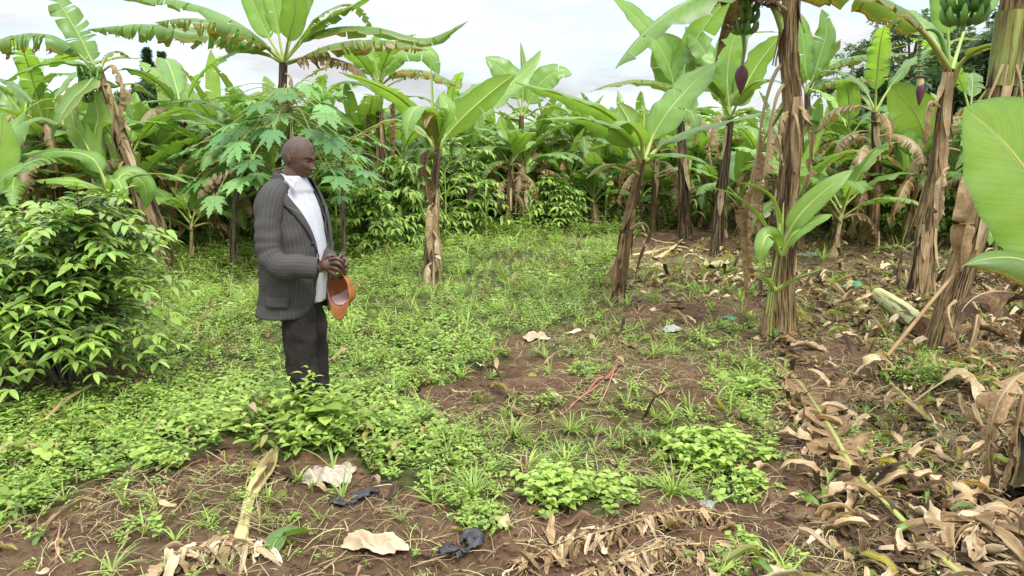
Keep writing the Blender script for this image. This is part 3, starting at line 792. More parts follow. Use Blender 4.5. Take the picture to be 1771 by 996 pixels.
def straw():
    g = Geo(); T = straw_templates()
    for (y0, y1, dens, sc) in ((2.2, 6, 210, .85), (6, 10, 55, 1.1), (10, 16, 12, 1.6)):
        area = .78 * ((y1 + .3) ** 2 - (y0 + .3) ** 2); n = int(area * dens)
        Y = np.sqrt(rng.random(n) * ((y1 + .3) ** 2 - (y0 + .3) ** 2) + (y0 + .3) ** 2) - .3; X = rng.uniform(-1, 1, n) * .78 * (Y + .3)
        c, lit = cover(X, Y); px, py = to_px(X, Y, 0)
        p = .30 + .6 * lit + .3 * (.5 + .5 * np.sin(X * 3.1) * np.sin(Y * 4.1)) + .8 * ell(px, py, 1090, 580, 90, 35) + .8 * ell(px, py, 1620, 770, 160, 70) + .5 * ell(px, py, 330, 880, 160, 60) + .5 * ell(px, py, 900, 800, 140, 70) - .55 * (c > .9) + 0.9 * ell(px, py, 1380, 975, 260, 40) - .45 * (ell(px, py, 905, 665, 120, 38))
        keep = rng.random(n) < p; X, Y = X[keep], Y[keep]; n = len(X)
        scatter(g, T, put_on(X, Y) + [0, 0, .004], rng.random(n) * 2 * PI, rng.normal(0, .08, n), sc * rng.uniform(.6, 1.3, n), tint=rng.random(n), age=rng.normal(0, .1, n))
    tag(build('dead_grass', g, M_STRAW), 'brown straw and dead stems strewn on the soil', 'straw', kind='stuff')
def ribbon(g, L, W, C, curl=1.0, twist=.5, k=9, nvv=4, lift=.03, fold=.3, taper=True, kink=.4):
    """one dry leaf fragment lying roughly on z=0, bent, twisted and cupped"""
    t = np.linspace(0, 1, k + 1); a = 0.0; p = np.zeros(3); pts = []; e = rng.uniform(-.1, .3)
    for i in range(k + 1):
        pts.append(p.copy()); a += rng.normal(0, kink / 3) + curl * .25 / k * rng.choice([1, 1.5]); e = e * .7 + rng.normal(0, .28)
        p = p + np.array([math.cos(a) * math.cos(e), math.sin(a) * math.cos(e), math.sin(e)]) * L / k
    pts = np.array(pts); pts[:, 2] -= pts[:, 2].min() - .006
    pts[:, 2] = pts[:, 2] * .8 + lift * np.sin(t * PI) * rng.random()
    pts -= pts.mean(0) * [1, 1, 0]
    T, S, N = frames(pts); tw = np.cumsum(rng.normal(0, twist / 2.2, k + 1)); tw -= tw.mean()
    prof = (np.sin(PI * np.clip(t * .9 + .07, 0, 1)) ** .5 if taper else np.ones(k + 1)) * W / 2 * (1 + .2 * rng.normal(0, .5, k + 1))
    vv = np.linspace(-1, 1, nvv); fo = fold * rng.uniform(-.5, 1.6)
    Sx = S * np.cos(tw)[:, None] + N * np.sin(tw)[:, None]; Nx = N * np.cos(tw)[:, None] - S * np.sin(tw)[:, None]
    V = pts[:, None] + Sx[:, None] * (prof[:, None] * vv)[..., None] + Nx[:, None] * (prof[:, None] * (vv ** 2) * fo + rng.normal(0, W * .035, (k + 1, nvv)))[..., None]
    V[..., 2] = np.maximum(V[..., 2], .003)
    CC = np.zeros((k + 1, nvv, 4)); CC[:] = C; CC[..., 0] = (vv[None] * .5 + .5) * W * 1.6 + t[:, None] * .02; CC[..., 1] = np.abs(vv)
    g.add(V.reshape(-1, 3), grid_faces(k + 1, nvv), CC.reshape(-1, 4))
def litter():
    g = Geo(); T = []
    for v in range(26):
        q = Geo(); ribbon(q, rng.uniform(.06, .36), rng.uniform(.012, .07), (0, 0, rng.random(), rng.uniform(.0, .95) ** 1.4), curl=rng.normal(0, 1.4), twist=rng.uniform(.2, .9), fold=.9); T.append(q)
    for v in range(5):
        q = Geo(); ribbon(q, rng.uniform(.08, .28), rng.uniform(.03, .09), (0, 0, rng.random(), rng.uniform(.55, .82)), curl=rng.normal(0, 1.4), twist=rng.uniform(.2, .9), fold=.9); q.M = [m_ * 0 + 1 for m_ in q.M]; T.append(q)
    for (y0, y1, dens, sc) in ((2.2, 5.5, 330, .68), (5.5, 10, 170, .8), (10, 16, 24, 1.1)):
        area = .85 * ((y1 + .3) ** 2 - (y0 + .3) ** 2); n = int(area * dens)
        Y = np.sqrt(rng.random(n) * ((y1 + .3) ** 2 - (y0 + .3) ** 2) + (y0 + .3) ** 2) - .3; X = rng.uniform(-1, 1, n) * .85 * (Y + .3)
        c, lit = cover(X, Y); px, py = to_px(X, Y, 0)
        p = .9 * lit + .085 + .9 * (lit > 0) * ell(px, py, 1650, 920, 260, 110) + .5 * ell(px, py, 1550, 480, 240, 70)
        p = np.where(c > .8, .012, p)
        keep = rng.random(n) < p * .9; X, Y = X[keep], Y[keep]; n = len(X)
        scatter(g, T, put_on(X, Y) + np.stack([X * 0, X * 0, rng.random(n) * .015], -1), rng.random(n) * 2 * PI, rng.normal(0, .15, n), sc * rng.uniform(.4, 1.2, n), tint=rng.random(n), age=rng.normal(0, .12, n))
    # crumbs and clods
    tag(build('leaf_litter', g, [M_DRY, M_BAN]), 'brown and tan dry banana leaf scraps littering the soil', 'leaf litter', kind='stuff')
    g = Geo(); T = []
    for v in range(5):
        q = Geo(); blob(q, (0, 0, .2), 1, .8, .6, jit=.9, nu=4, nv=6, C=(0, 0, .5, .5)); T.append(q)
    n = 34000; X, Y = sample_pts(n, 2.2, 9, .8, 1.2); c, lit = cover(X, Y); k = rng.random(n) > c * 1.2; X, Y = X[k], Y[k]; n = len(X)
    scatter(g, T, put_on(X, Y), rng.random(n) * 6, rng.random(n) * .4, .003 + .013 * rng.random(n) ** 4, tint=rng.random(n))
    cm = simple('soil_clod', (.17, .10, .06), rough=.95, col2=(.10, .058, .036), scale=20, spec=.1)
    tag(build('soil_crumbs', g, cm, smooth=False), 'crumbs and clods of reddish brown soil', 'soil', kind='stuff')
weeds(); grasses(); straw(); litter()
# ------------------------------------------------------------------ the banana plants one can tell apart
class Plant:
    def __init__(s, label, base, group='banana plants round the clearing', name='banana_plant', dy=0.0, cat='banana plant', Y=None):
        b = G(*base) if Y is None else np.append(P(base[0], base[1], Y)[:2], 0)
        b[2] = float(terr(b[0], b[1]))
        s.Y = b[1] + dy; s.root = thing(name, label, cat, b, 0, group)
    def w(s, pts): return np.array([P(p[0], p[1], s.Y + (p[2] if len(p) > 2 else 0)) for p in pts])
    def stem(s, pts, r0, r1, **k):
        q = s.w(pts); q[0] = np.array(s.root.location) + [0, 0, -.04]
        return stem_part(s.root, q, r0, r1, **k)
    def leaf(s, pts, W, **k): return add_leaf(s.root, s.w(pts), W, **k)
    def dry(s, pts, W, **k):
        k.setdefault('fold', -.5); k.setdefault('droop', .9); k.setdefault('tears', 14); k.setdefault('tdroop', .7); k.setdefault('gap', .6); k.setdefault('pet', .12); k.setdefault('rib', .012); k.setdefault('age', rng.uniform(.3, .7)); k.setdefault('wave', .12); k.setdefault('mess', .22)
        return add_leaf(s.root, s.w(pts), W, name='dry_leaf', dry=True, **k)
    def libs(s, top, n, spread=(1, 2), sc=.9, az0=None, skip=()):
        t = s.w([top])[0] - np.array(s.root.location); az0 = rng.random() * 6 if az0 is None else az0
        for i in range(n): place_lib(s.root, int(rng.choice(spread)), t - [0, 0, .03 * i], az0 + i * 2.4 + rng.normal(0, .3), sc * rng.uniform(.85, 1.1))
make_lib()
FRONT = (0, -.85, .5); BACK = (0, .85, .5)

# D: young plant in the middle with a ragged brown stem
p = Plant('young banana plant with ragged tan stem and fresh leaves, standing in grass beyond the man', (745, 498))
p.stem([(745, 500), (748, 400), (752, 320), (757, 258)], .105, .045, age=.35, strips=34, strip_age=(.3, .95), hi=.75, peel=.07, flare=1.1)
p.leaf([(757, 262), (738, 215, -.1), (690, 168, -.4), (640, 142, -.6), (586, 124, -.7)], .25, age=.28, pet=.2, fold=.25, droop=.5, tears=2, gap=.15)
p.leaf([(757, 262), (772, 235), (812, 192), (858, 152, .1), (893, 126, .2)], .2, age=.12, up=(-.3, .85, .5), pet=.15, fold=.3, droop=.3, tears=1)
p.leaf([(757, 255), (790, 215, .3), (850, 172, .6), (905, 125, .9), (936, 86, 1.0)], .26, age=.25, up=(-.5, -.7, .5), tears=2)
p.leaf([(755, 240), (748, 190), (746, 150), (745, 110)], .035, age=.1, fold=1.3, droop=.2, pet=.1)
p.leaf([(757, 255), (748, 212, -.4), (728, 185, -.7), (710, 200, -.95), (702, 243, -1.05)], .19, age=.3, tears=3, fold=.2, droop=.6)
p.leaf([(757, 258), (748, 225, -.3), (742, 195, -.6), (737, 200, -.8), (735, 222, -.9)], .13, age=.78, tears=6, droop=1.0)
p.leaf([(755, 262), (730, 225, .2), (680, 206, .3), (640, 222, .3), (602, 242, .3)], .13, age=.6, tears=3, droop=.9)
p.leaf([(757, 256), (765, 220, -.4), (775, 190, -.6), (762, 160, -.4)], .12, age=.2, up=FRONT)
p.dry([(757, 268), (744, 262, -.12), (736, 285, -.18), (738, 325, -.18), (745, 362, -.12)], .13, tears=2, fold=.9, age=.25)
p.dry([(748, 350, -.1), (738, 368, -.16), (737, 410, -.16), (742, 450, -.16)], .10, tears=5, age=.7)
p.dry([(750, 400, -.1), (760, 420, -.14), (762, 450, -.14), (765, 475, -.12)], .07, tears=4, age=.85)
p.dry([(745, 455, -.1), (738, 462, -.2), (735, 480, -.25), (737, 500, -.25)], .09, tears=4, age=.85)

# F: leaning young plant
p = Plant('young banana plant with thin leaning orange brown stem and one yellow drooping leaf', (1068, 524))
p.stem([(1068, 524), (1074, 470), (1084, 400), (1098, 330), (1111, 276)], .074, .046, age=.32, strips=16, strip_age=(.05, .5), flare=1.1, hi=.8, peel=.08)
p.leaf([(1110, 282), (1095, 240, -.1), (1050, 196, -.3), (980, 166, -.5), (890, 141, -.6)], .24, age=.3, pet=.2, fold=.2, droop=.6, tears=2)
p.leaf([(1108, 282), (1085, 245, -.4), (1040, 213, -.8), (985, 203, -1.0), (935, 206, -1.1)], .19, age=.35, pet=.2, fold=.2, droop=.7, tears=1)
p.leaf([(1115, 275), (1130, 235, .1), (1158, 190, .1), (1198, 145, .2), (1240, 106, .3)], .25, age=.3, up=(-.6, -.7, .4), pet=.15, fold=.3, droop=.4, tears=1)
p.leaf([(1118, 280), (1140, 268, -.2), (1170, 267, -.4), (1200, 272, -.5), (1224, 284, -.6)], .17, age=.25, pet=.12, droop=.6, fold=.2)
p.leaf([(1105, 302), (1090, 292, -.2), (1060, 284, -.4), (1035, 290, -.5), (1013, 309, -.55)], .11, age=.675, pet=.2, tears=2, droop=.8, label='yellowing leaf drooping from the stem')
p.leaf([(1115, 278), (1150, 247, .2), (1205, 223, .4), (1275, 206, .5), (1352, 186, .6)], .21, age=.33, pet=.14, droop=.6, fold=.2, tears=2)
p.leaf([(1110, 280), (1102, 240, .4), (1088, 208, .7), (1068, 175, .9)], .18, age=.1, up=BACK, tears=1)
p.leaf([(1112, 276), (1113, 235, 0), (1114, 195, 0), (1112, 160, 0)], .03, age=.1, fold=1.3, pet=.1)
p.leaf([(1112, 275), (1106, 235, -.2), (1080, 210, -.5), (1052, 225, -.7)], .13, age=.15, droop=.7)
p.dry([(1090, 395, -.06), (1110, 385, -.1), (1122, 400, -.1), (1106, 440, -.08), (1098, 480, -.1)], .05, tears=2, age=.2)

# K: tall trunk right of the centre, out of the top of the picture
p = Plant('tall banana plant with blackened tan trunk and long shredded dead leaves hanging beside it', (1352, 578))
p.stem([(1352, 580), (1354, 480), (1364, 330), (1372, 200), (1364, 95), (1368, 10), (1374, -70)], .108, .07, age=.5, strips=18, strip_age=(.2, .9), lo=.3, hi=.95, peel=.1)
p.leaf([(1366, -10), (1340, -55, -.1), (1262, -30, -.3), (1180, 8, -.5), (1120, 52, -.6), (1064, 118, -.7)], .36, age=.36, pet=.12, tears=5, tdroop=.35, droop=1.1, fold=.1, wave=.07)
p.leaf([(1362, 70), (1345, 20), (1318, -20), (1250, -110, -.2), (1130, -160, -.5)], .3, age=.4, pet=.35, tears=8, rib=.026)
p.leaf([(1372, -60), (1400, -160, .3), (1440, -230, .4), (1520, -250, .6)], .3, age=.3, tears=3, pet=.2)
p.leaf([(1372, -60), (1410, -110, -.5), (1460, -90, -1.0), (1500, -10, -1.4)], .26, age=.45, tears=6, pet=.2)
p.leaf([(1372, -60), (1350, -160, .6), (1320, -230, 1.2), (1260, -250, 1.8)], .3, age=.3, tears=3, pet=.2)
p.dry([(1366, 30), (1320, -22, -.1), (1275, -8, -.2), (1250, 40, -.2), (1236, 110, -.2)], .17, tears=12, age=.3)
p.dry([(1366, 20), (1300, -20, -.3), (1240, -10, -.5), (1205, 30, -.6)], .14, tears=10, age=.2)
p.dry([(1362, 100), (1338, 130), (1318, 200), (1305, 300), (1292, 400), (1300, 500)], .13, tears=26, age=.5, pet=.32, gap=.8, label='long shredded dead leaf')
p.dry([(1360, 140), (1342, 170, -.1), (1328, 250, -.15), (1318, 360, -.15), (1325, 470, -.1)], .12, tears=22, age=.65, pet=.25, gap=.8)
p.dry([(1360, 180), (1345, 200, .15), (1305, 280, .2), (1285, 420, .2), (1290, 540, .15)], .12, tears=26, age=.55, pet=.3, gap=.8)
p.dry([(1372, 180), (1392, 195, -.12), (1402, 245, -.15), (1400, 300, -.15), (1392, 330, -.1)], .11, tears=5, age=.6, fold=.7)
p.dry([(1370, 195), (1378, 205, -.16), (1384, 260, -.17), (1375, 340, -.17), (1352, 430, -.15), (1345, 520, -.14)], .045, tears=3, age=.85, fold=.4)
p.dry([(1366, 190), (1352, 205, -.15), (1350, 240, -.17), (1356, 290, -.17)], .07, tears=3, age=.7)
bunch(p.root, p.w([(1290, -12, .1)])[0], L=.34, Rr=.12, hands=4, bl=.13, br=.017, age=.6, bud=(.24, .062))
# K2 sucker
p = Plant('small green banana sucker with five bright leaves growing against the blackened trunk', (1326, 588), group='banana suckers')
p.stem([(1326, 590), (1332, 520), (1343, 460), (1350, 422)], .042, .02, age=.75, mat=M_STEMG, strips=2, hi=.4, flare=1.1)
p.leaf([(1349, 428), (1322, 385), (1292, 352), (1262, 333), (1236, 325)], .065, age=.15, pet=.25)
p.leaf([(1350, 425), (1348, 385), (1338, 345), (1310, 323), (1279, 315)], .075, age=.12, pet=.25)
p.leaf([(1352, 428), (1374, 385, -.1), (1402, 352, -.15), (1436, 322, -.2), (1474, 294, -.2)], .10, tears=-1, age=.18, up=(-.3, -.85, .4), pet=.18, fold=.2, droop=.3)
p.leaf([(1352, 440), (1372, 405, -.1), (1398, 388, -.15), (1420, 378, -.2), (1439, 371, -.2)], .095, tears=-1, age=.2, pet=.15, up=(-.1, -.5, .8))
p.leaf([(1348, 440), (1336, 412, -.2), (1326, 408, -.25), (1318, 428, -.3), (1314, 455, -.3)], .09, age=.2, pet=.2, up=(-.5, -.8, .3))
p.leaf([(1345, 500), (1368, 485, -.1), (1395, 474, -.15), (1425, 464, -.2)], .05, age=.25, pet=.15)
p.leaf([(1340, 500), (1325, 482, -.1), (1314, 470, -.1), (1308, 462, -.1)], .05, age=.3, pet=.15)
p.leaf([(1351, 424), (1353, 385, 0), (1355, 350, 0)], .02, age=.05, fold=1.3, pet=.1)

# G: dark trunk behind
p = Plant('banana plant with straight dark trunk streaked orange, one of two beyond the leaning young plant', (1185, 413))
p.stem([(1185, 415), (1184, 340), (1180, 260), (1176, 200)], .13, .085, age=.12, strips=6)
p.leaf([(1175, 205), (1172, 155), (1160, 100), (1142, 55)], .45, age=.5, up=(0, .98, .1), pet=.25, fold=.1, droop=.2)
p.leaf([(1175, 205), (1155, 110, -.1), (1110, 40, -.2), (1058, -8, -.3)], .30, age=.28, up=(.4, -.8, .4), pet=.25)
p.leaf([(1180, 205), (1165, 155, -.4), (1110, 139, -.9), (1060, 145, -1.2), (1020, 158, -1.4)], .26, age=.52, tears=5, droop=1.3, tdroop=.3)
p.leaf([(1180, 205), (1228, 125), (1212, 80), (1185, 45)], .34, age=.35, up=(.3, -.85, .3), pet=.3)
p.leaf([(1178, 205), (1230, 110, .5), (1290, 60, 1.0), (1350, 55, 1.2)], .3, age=.3, tears=2)
p.leaf([(1178, 205), (1185, 110), (1230, 30), (1290, -30)], .34, age=.25, up=BACK, tears=1)
p.libs((1176, 205), 5, spread=(2, 3), sc=.85)
p = Plant('banana plant with dark trunk leaning slightly rightwards, beyond the hanging dead leaves', (1240, 440))
p.stem([(1240, 442), (1243, 380), (1252, 300), (1263, 205)], .115, .065, age=.12, strips=12, strip_age=(.2, .8))
p.leaf([(1262, 205), (1282, 162, .1), (1310, 112, .2), (1348, 62, .3)], .36, age=.14, up=(-.4, .8, .5), pet=.15, fold=.15, droop=.3)
p.leaf([(1262, 205), (1255, 130), (1240, 105), (1212, 100)], .25, age=.3, up=FRONT, pet=.3)
p.leaf([(1262, 205), (1258, 130), (1268, 70), (1295, 15)], .28, age=.25, up=FRONT, pet=.2)
p.leaf([(1262, 205), (1290, 155, -.3), (1330, 138, -.6), (1380, 155, -.9)], .24, age=.5, tears=4)
p.leaf([(1262, 200), (1240, 152, -.2), (1200, 132, -.4), (1160, 160, -.6), (1140, 195, -.7)], .22, age=.5, tears=6)
p.libs((1262, 205), 4, spread=(1, 2), sc=.8)
p.dry([(1262, 210), (1240, 200, -.1), (1228, 240, -.1), (1232, 290, -.1)], .13)

# L
p = Plant('thick banana plant carrying a maroon flower bud on a bent stalk, tan fibrous trunk', (1592, 510))
p.stem([(1592, 512), (1601, 400), (1618, 310), (1630, 210), (1643, 120)], .145, .07, age=.42, strips=26, strip_age=(.4, 1.0), flare=1.3, peel=.07, lo=.2)
p.leaf([(1642, 118), (1604, 62, -.2), (1550, 16, -.5), (1480, -14, -.8), (1400, -18, -1.1), (1335, -2, -1.3)], .33, age=.6, pet=.22, tears=8, tdroop=.5, droop=1.5, rib=.026, fold=.1)
p.leaf([(1646, 150), (1662, 108, -.1), (1700, 82, -.3), (1745, 80, -.5), (1795, 108, -.7)], .2, age=.62, pet=.3, tears=6, rib=.022)
p.leaf([(1642, 125), (1640, 60), (1632, -10), (1610, -90)], .22, age=.3, up=FRONT, pet=.3)
p.leaf([(1646, 120), (1672, 40, .3), (1700, -30, .6), (1750, -90, .9)], .3, age=.3, pet=.3)
p.leaf([(1640, 120), (1610, 60, .5), (1560, 20, 1.0), (1500, 30, 1.5)], .25, age=.35, pet=.3, tears=4)
p.dry([(1632, 190), (1610, 175, -.1), (1600, 200, -.12), (1598, 260, -.12)], .09)
p.dry([(1640, 290, -.16), (1630, 300, -.2), (1625, 350, -.22), (1622, 400, -.2)], .07, tears=3, age=.8, fold=.6)
g = Geo(); o0 = np.array(p.root.location)
st = p.w([(1643, 125), (1625, 60, -.05), (1598, 52, -.1), (1590, 85, -.1), (1592, 132, -.1)]) - o0
tube(g, st, [.03, .026, .022, .02, .018], ns=8, n=20, C=(0, 0, .4, .5), lump=.3)
for q in np.linspace(.55, .95, 10):
    c = spline(st, 40)[int(q * 40)]
    blob(g, c, .034, .034, .010, C=(0, 0, .3, .95), nu=5, nv=9)
so = build('flower_stalk', g, [M_FRUIT], p.root)
g = Geo(); c = st[-1]
blob(g, c + [0, 0, -.005], .062, .052, .017, C=(0, 0, .5, .2), m=1, nu=6, nv=14)
tube(g, [c, c + [.004, 0, -.05], c + [.008, 0, -.10]], [.03, .036, .032], ns=10, n=5, C=(0, 0, .9, .1), m=0, lump=.2)
blob(g, c + np.array([.014, 0, -.185]), .048, .048, .125, C=(0, 0, .5, .2), m=1, nu=12, nv=14, f=lambda V: np.concatenate([V[..., :2] * np.clip(.55 + .5 * (V[..., 2:] / .125 + .6), .15, 1.05), V[..., 2:]], -1))
build('flower_bud', g, [simple('cream_florets', (.62, .56, .30), scale=30), M_BUD], so)

# M leaning trunk
p = Plant('big rightward leaning banana plant with green banana bunch, trunk wrapped in tan sheaths', (1622, 602))
p.stem([(1622, 604), (1655, 490, 0), (1690, 375, 0), (1714, 250, 0), (1738, 120, 0), (1752, 10, 0), (1765, -80, 0)], .105, .105, age=.52, strips=20, strip_age=(.3, .9), flare=1.25, lo=.3, hi=.85)
g = Geo(); pp = p.w([(1752, 20), (1742, 95), (1733, 150)]) - np.array(p.root.location)
tube(g, pp[::-1], [.112, .116, .112], ns=16, n=10, C=(0, 0, .5, .55), lump=.10, up=(0, -1, .1)); build('green_sheath', g, M_STEMG, p.root)
p.dry([(1708, 290, -.15), (1692, 300, -.2), (1678, 360, -.24), (1664, 420, -.22), (1662, 470, -.15)], .12, tears=0, age=.55, fold=.6, pet=.02, droop=.3, wave=.02, mess=0, label='wide tan sheath peeling off the trunk')
p.dry([(1733, 112, -.11), (1722, 140, -.14), (1704, 185, -.17), (1690, 240, -.19)], .015, tears=1, age=.55, pet=.1, rib=.011)
p.dry([(1757, 112, -.10), (1765, 140, -.13), (1769, 200, -.17), (1760, 290, -.18)], .015, tears=1, age=.4, pet=.1, rib=.011)
p.dry([(1742, 112, -.13), (1736, 145, -.15), (1722, 220, -.18), (1706, 300, -.19)], .035, tears=2, age=.7, pet=.1, rib=.007)
p.leaf([(1765, -70), (1800, -160, .2), (1860, -220, .3), (1980, -230, .4)], .3, age=.3, pet=.2)
p.leaf([(1765, -70), (1720, -170, .3), (1640, -230, .6), (1540, -240, .9)], .3, age=.35, pet=.2, tears=4)
p.leaf([(1765, -70), (1790, -130, -.5), (1850, -130, -1.0), (1930, -60, -1.4)], .28, age=.4, pet=.2, tears=4)
bunch(p.root, p.w([(1678, -75, -.1)])[0], L=.50, Rr=.17, hands=5, bl=.17, br=.024, age=.42)
p.dry([(1652, 520, -.14), (1640, 535, -.3), (1650, 575, -.4), (1668, 620, -.42)], .11, tears=6, age=.25)
p.dry([(1680, 520, -.1), (1690, 540, -.3), (1680, 590, -.4), (1662, 625, -.4)], .08, tears=6, age=.3)
# prop pole leaning against it
pole = np.array([G(1528, 626, .01), P(1600, 535, 5.75), P(1682, 432, 5.9), P(1765, 300, 6.05)])
g = Geo(); tube(g, pole - pole[0], [.017, .016, .014, .012], ns=7, n=22, C=(0, 0, .6, .55), lump=.15, cap=True)
M_WOOD = simple('weathered_tan_wood', (.45, .30, .15), rough=.7, col2=(.27, .17, .08), scale=6)
tag(build('prop_pole', g, M_WOOD, loc=pole[0]), 'thin tan pole propped diagonally against the leaning banana trunk', 'pole')

# N: plant at the right edge, close to the camera
p = Plant('nearest banana plant, dark trunk cut by the picture edge, broad fresh leaf reaching in', (1795, 880))
p.Y = 3.55
p.stem([(1795, 882), (1800, 760), (1835, 600), (1865, 420)], .13, .09, age=.28, strips=16, strip_age=(.2, .7), mat=M_STEMG, hi=.6)
p.leaf([(1880, 480), (1835, 385), (1778, 300), (1728, 238), (1668, 186)], .34, tears=-1, age=.16, up=(-.25, -.92, .3), pet=.12, fold=.12, droop=.2, wave=.03, rib=.013)
p.leaf([(1880, 540), (1830, 478, -.1), (1765, 448, -.15), (1710, 447, -.2), (1664, 460, -.2)], .17, age=.61, up=(.1, -.55, .8), pet=.12, fold=.1, droop=1.2, wave=.04, rib=.011, tears=1)
p.leaf([(1880, 500), (1900, 380, .2), (1950, 250, .3), (2020, 150, .4)], .25, age=.3, pet=.1)
p.dry([(1860, 560), (1790, 520, -.1), (1720, 503, -.2), (1672, 525, -.25), (1645, 580, -.3)], .13, tears=7, age=.12, fold=-.3, droop=1.0, wave=.3, label='curled dark brown dead leaf')
p.dry([(1790, 640, -.1), (1750, 660, -.2), (1718, 720, -.25), (1712, 800, -.25), (1722, 862, -.2)], .075, tears=9, age=.45, fold=.5, wave=.35, mess=.3)
p.dry([(1800, 620, -.1), (1772, 670, -.2), (1758, 760, -.2), (1770, 850, -.2)], .055, tears=9, age=.3, mess=.3)
# small sucker beside the pole
p = Plant('short banana sucker with two small drooping leaves between the two thick trunks', (1722, 452), group='banana suckers')
p.stem([(1722, 452), (1722, 430), (1725, 405)], .04, .02, age=.8, mat=M_STEMG, strips=2)
p.leaf([(1725, 405), (1728, 385), (1724, 380, -.2), (1716, 400, -.4), (1712, 425, -.5)], .12, age=.3, pet=.2)
p.leaf([(1725, 405), (1740, 370), (1765, 350), (1800, 345)], .12, age=.3, pet=.2)
p.leaf([(1725, 405), (1715, 370), (1695, 350), (1672, 355)], .1, age=.25, pet=.2)
# sucker behind L with large lime leaves
p = Plant('bushy banana sucker with broad lime leaves just left of the flowering plant', (1560, 428), group='banana suckers')
p.stem([(1560, 428), (1572, 370), (1590, 320), (1606, 290)], .06, .03, age=.8, mat=M_STEMG, strips=3)
p.leaf([(1606, 290), (1604, 250), (1585, 200, -.1), (1538, 140, -.2)], .42, age=.08, up=(.4, .85, .3), pet=.14, fold=.05, droop=.1)
p.leaf([(1590, 320), (1572, 290), (1570, 250), (1580, 225)], .25, age=.25, up=FRONT, pet=.1)
p.leaf([(1590, 320), (1550, 290, -.2), (1500, 275, -.4), (1450, 265, -.5)], .2, age=.4, pet=.15)
p.leaf([(1590, 320), (1545, 305, -.2), (1480, 300, -.5), (1420, 312, -.7)], .2, age=.45, pet=.15)
p.leaf([(1590, 320), (1540, 310, 0), (1500, 290), (1465, 255)], .2, age=.3, pet=.15)
p.leaf([(1606, 290), (1625, 270), (1640, 280), (1660, 230)], .2, age=.3, pet=.15)

# A: tall plant at left with torn leaves
p = Plant('tall leaning banana plant with straw coloured trunk and torn leaves above the shrub', (292, 470))
p.stem([(292, 470), (268, 390), (236, 310), (206, 230), (182, 165), (166, 118)], .125, .085, age=.62, strips=30, strip_age=(.4, 1.0), peel=.12)
p.leaf([(168, 122), (156, 100), (137, 62), (112, 20), (82, -30)], .26, age=.42, tears=10, up=(.6, -.75, .3), fold=.2, droop=.3, gap=.35, pet=.1)
p.leaf([(165, 124), (140, 97, -.1), (100, 68, -.2), (50, 62, -.3), (0, 74, -.4), (-45, 98, -.4)], .44, age=.55, tears=30, tdroop=1.0, droop=2.3, gap=.6)
p.leaf([(172, 120), (185, 97, .1), (205, 89, .2), (226, 102, .3)], .15, age=.64, tears=10, tdroop=.6, gap=.4)
p.leaf([(165, 128), (148, 150, -.5), (125, 172, -.8), (104, 205, -1.0), (88, 245, -1.1)], .2, age=.58, fold=.5, tears=2)
p.leaf([(165, 126), (130, 108, -.3), (70, 112, -.6), (5, 142, -.8)], .25, age=.35, tears=3)
p.leaf([(165, 124), (190, 150, .4), (230, 145, .7), (270, 170, .9)], .2, age=.5, tears=8)
p.leaf([(165, 124), (150, 90, .3), (110, 100, .9), (40, 120, 1.2)], .22, age=.3, tears=3)
p.dry([(170, 128), (196, 112, -.05), (208, 140, -.1), (206, 200, -.1), (204, 260, -.1)], .15, tears=8, age=.6)
p.dry([(172, 150), (190, 150, -.1), (196, 200, -.12), (194, 290, -.12)], .08, tears=8, age=.75)
p.dry([(168, 135), (158, 150, -.12), (166, 220, -.15), (176, 300, -.15), (184, 370, -.12)], .12, tears=12, age=.55)
p.dry([(220, 275), (206, 290, -.15), (200, 340, -.17), (205, 390, -.15)], .1, tears=10, age=.6)
bunch(p.root, p.w([(154, 122, -.1)])[0], L=.42, Rr=.13, hands=5, bl=.14, br=.02, age=.55)

# B: tall plant above the papaya
p = Plant('tallest banana plant, its crown of long torn leaves spreading above the papaya tree', (478, 440))
p.stem([(478, 440), (482, 350), (487, 220), (490, 108)], .10, .07, age=.1, strips=6)
p.leaf([(490, 110), (445, 84, -.1), (370, 56, -.3), (260, 46, -.5), (152, 50, -.6)], .50, age=.5, tears=34, tdroop=1.0, droop=2.3, gap=.6)
p.leaf([(490, 105), (440, 60, .1), (370, 20, .2), (290, 0, .3), (190, -6, .4)], .34, age=.42, tears=10, tdroop=.4, droop=1.5)
p.leaf([(490, 108), (452, 76, -.4), (400, 47, -.8), (330, 34, -1.1), (268, 38, -1.3)], .42, age=.6, tears=26, tdroop=.9, droop=2.2, gap=.6)
p.leaf([(490, 105), (462, 60), (440, 10), (415, -55)], .19, age=.25, up=FRONT, pet=.25)
p.leaf([(490, 105), (480, 50), (472, 0), (462, -75)], .17, age=.15, up=FRONT, pet=.25)
p.leaf([(492, 105), (508, 50), (528, -10), (560, -70)], .19, age=.25, up=FRONT, pet=.25)
p.leaf([(492, 105), (500, 60, -.3), (510, 10, -.5), (500, -60, -.7)], .22, age=.2, up=BACK, pet=.25)
p.leaf([(492, 105), (540, 55), (590, 22), (655, -12)], .27, age=.4, tears=5, pet=.2)
p.leaf([(492, 105), (550, 30), (610, 10, .3), (650, 60, .5)], .24, age=.6, tears=14, pet=.3, tdroop=1.1, gap=.4)
p.leaf([(492, 108), (530, 96, -.2), (590, 76, -.4), (670, 72, -.6), (742, 86, -.7)], .36, age=.62, tears=30, tdroop=.8, droop=1.8, gap=.25)
p.leaf([(492, 106), (522, 72, .1), (575, 50, .1), (655, 50, .1), (738, 68, .1), (810, 36, 0)], .30, age=.5, tears=9, tdroop=.6, droop=1.6, pet=.16)
p.leaf([(490, 108), (460, 95, -.3), (410, 90, -.6), (370, 115, -.9)], .2, age=.5, tears=10, pet=.2)
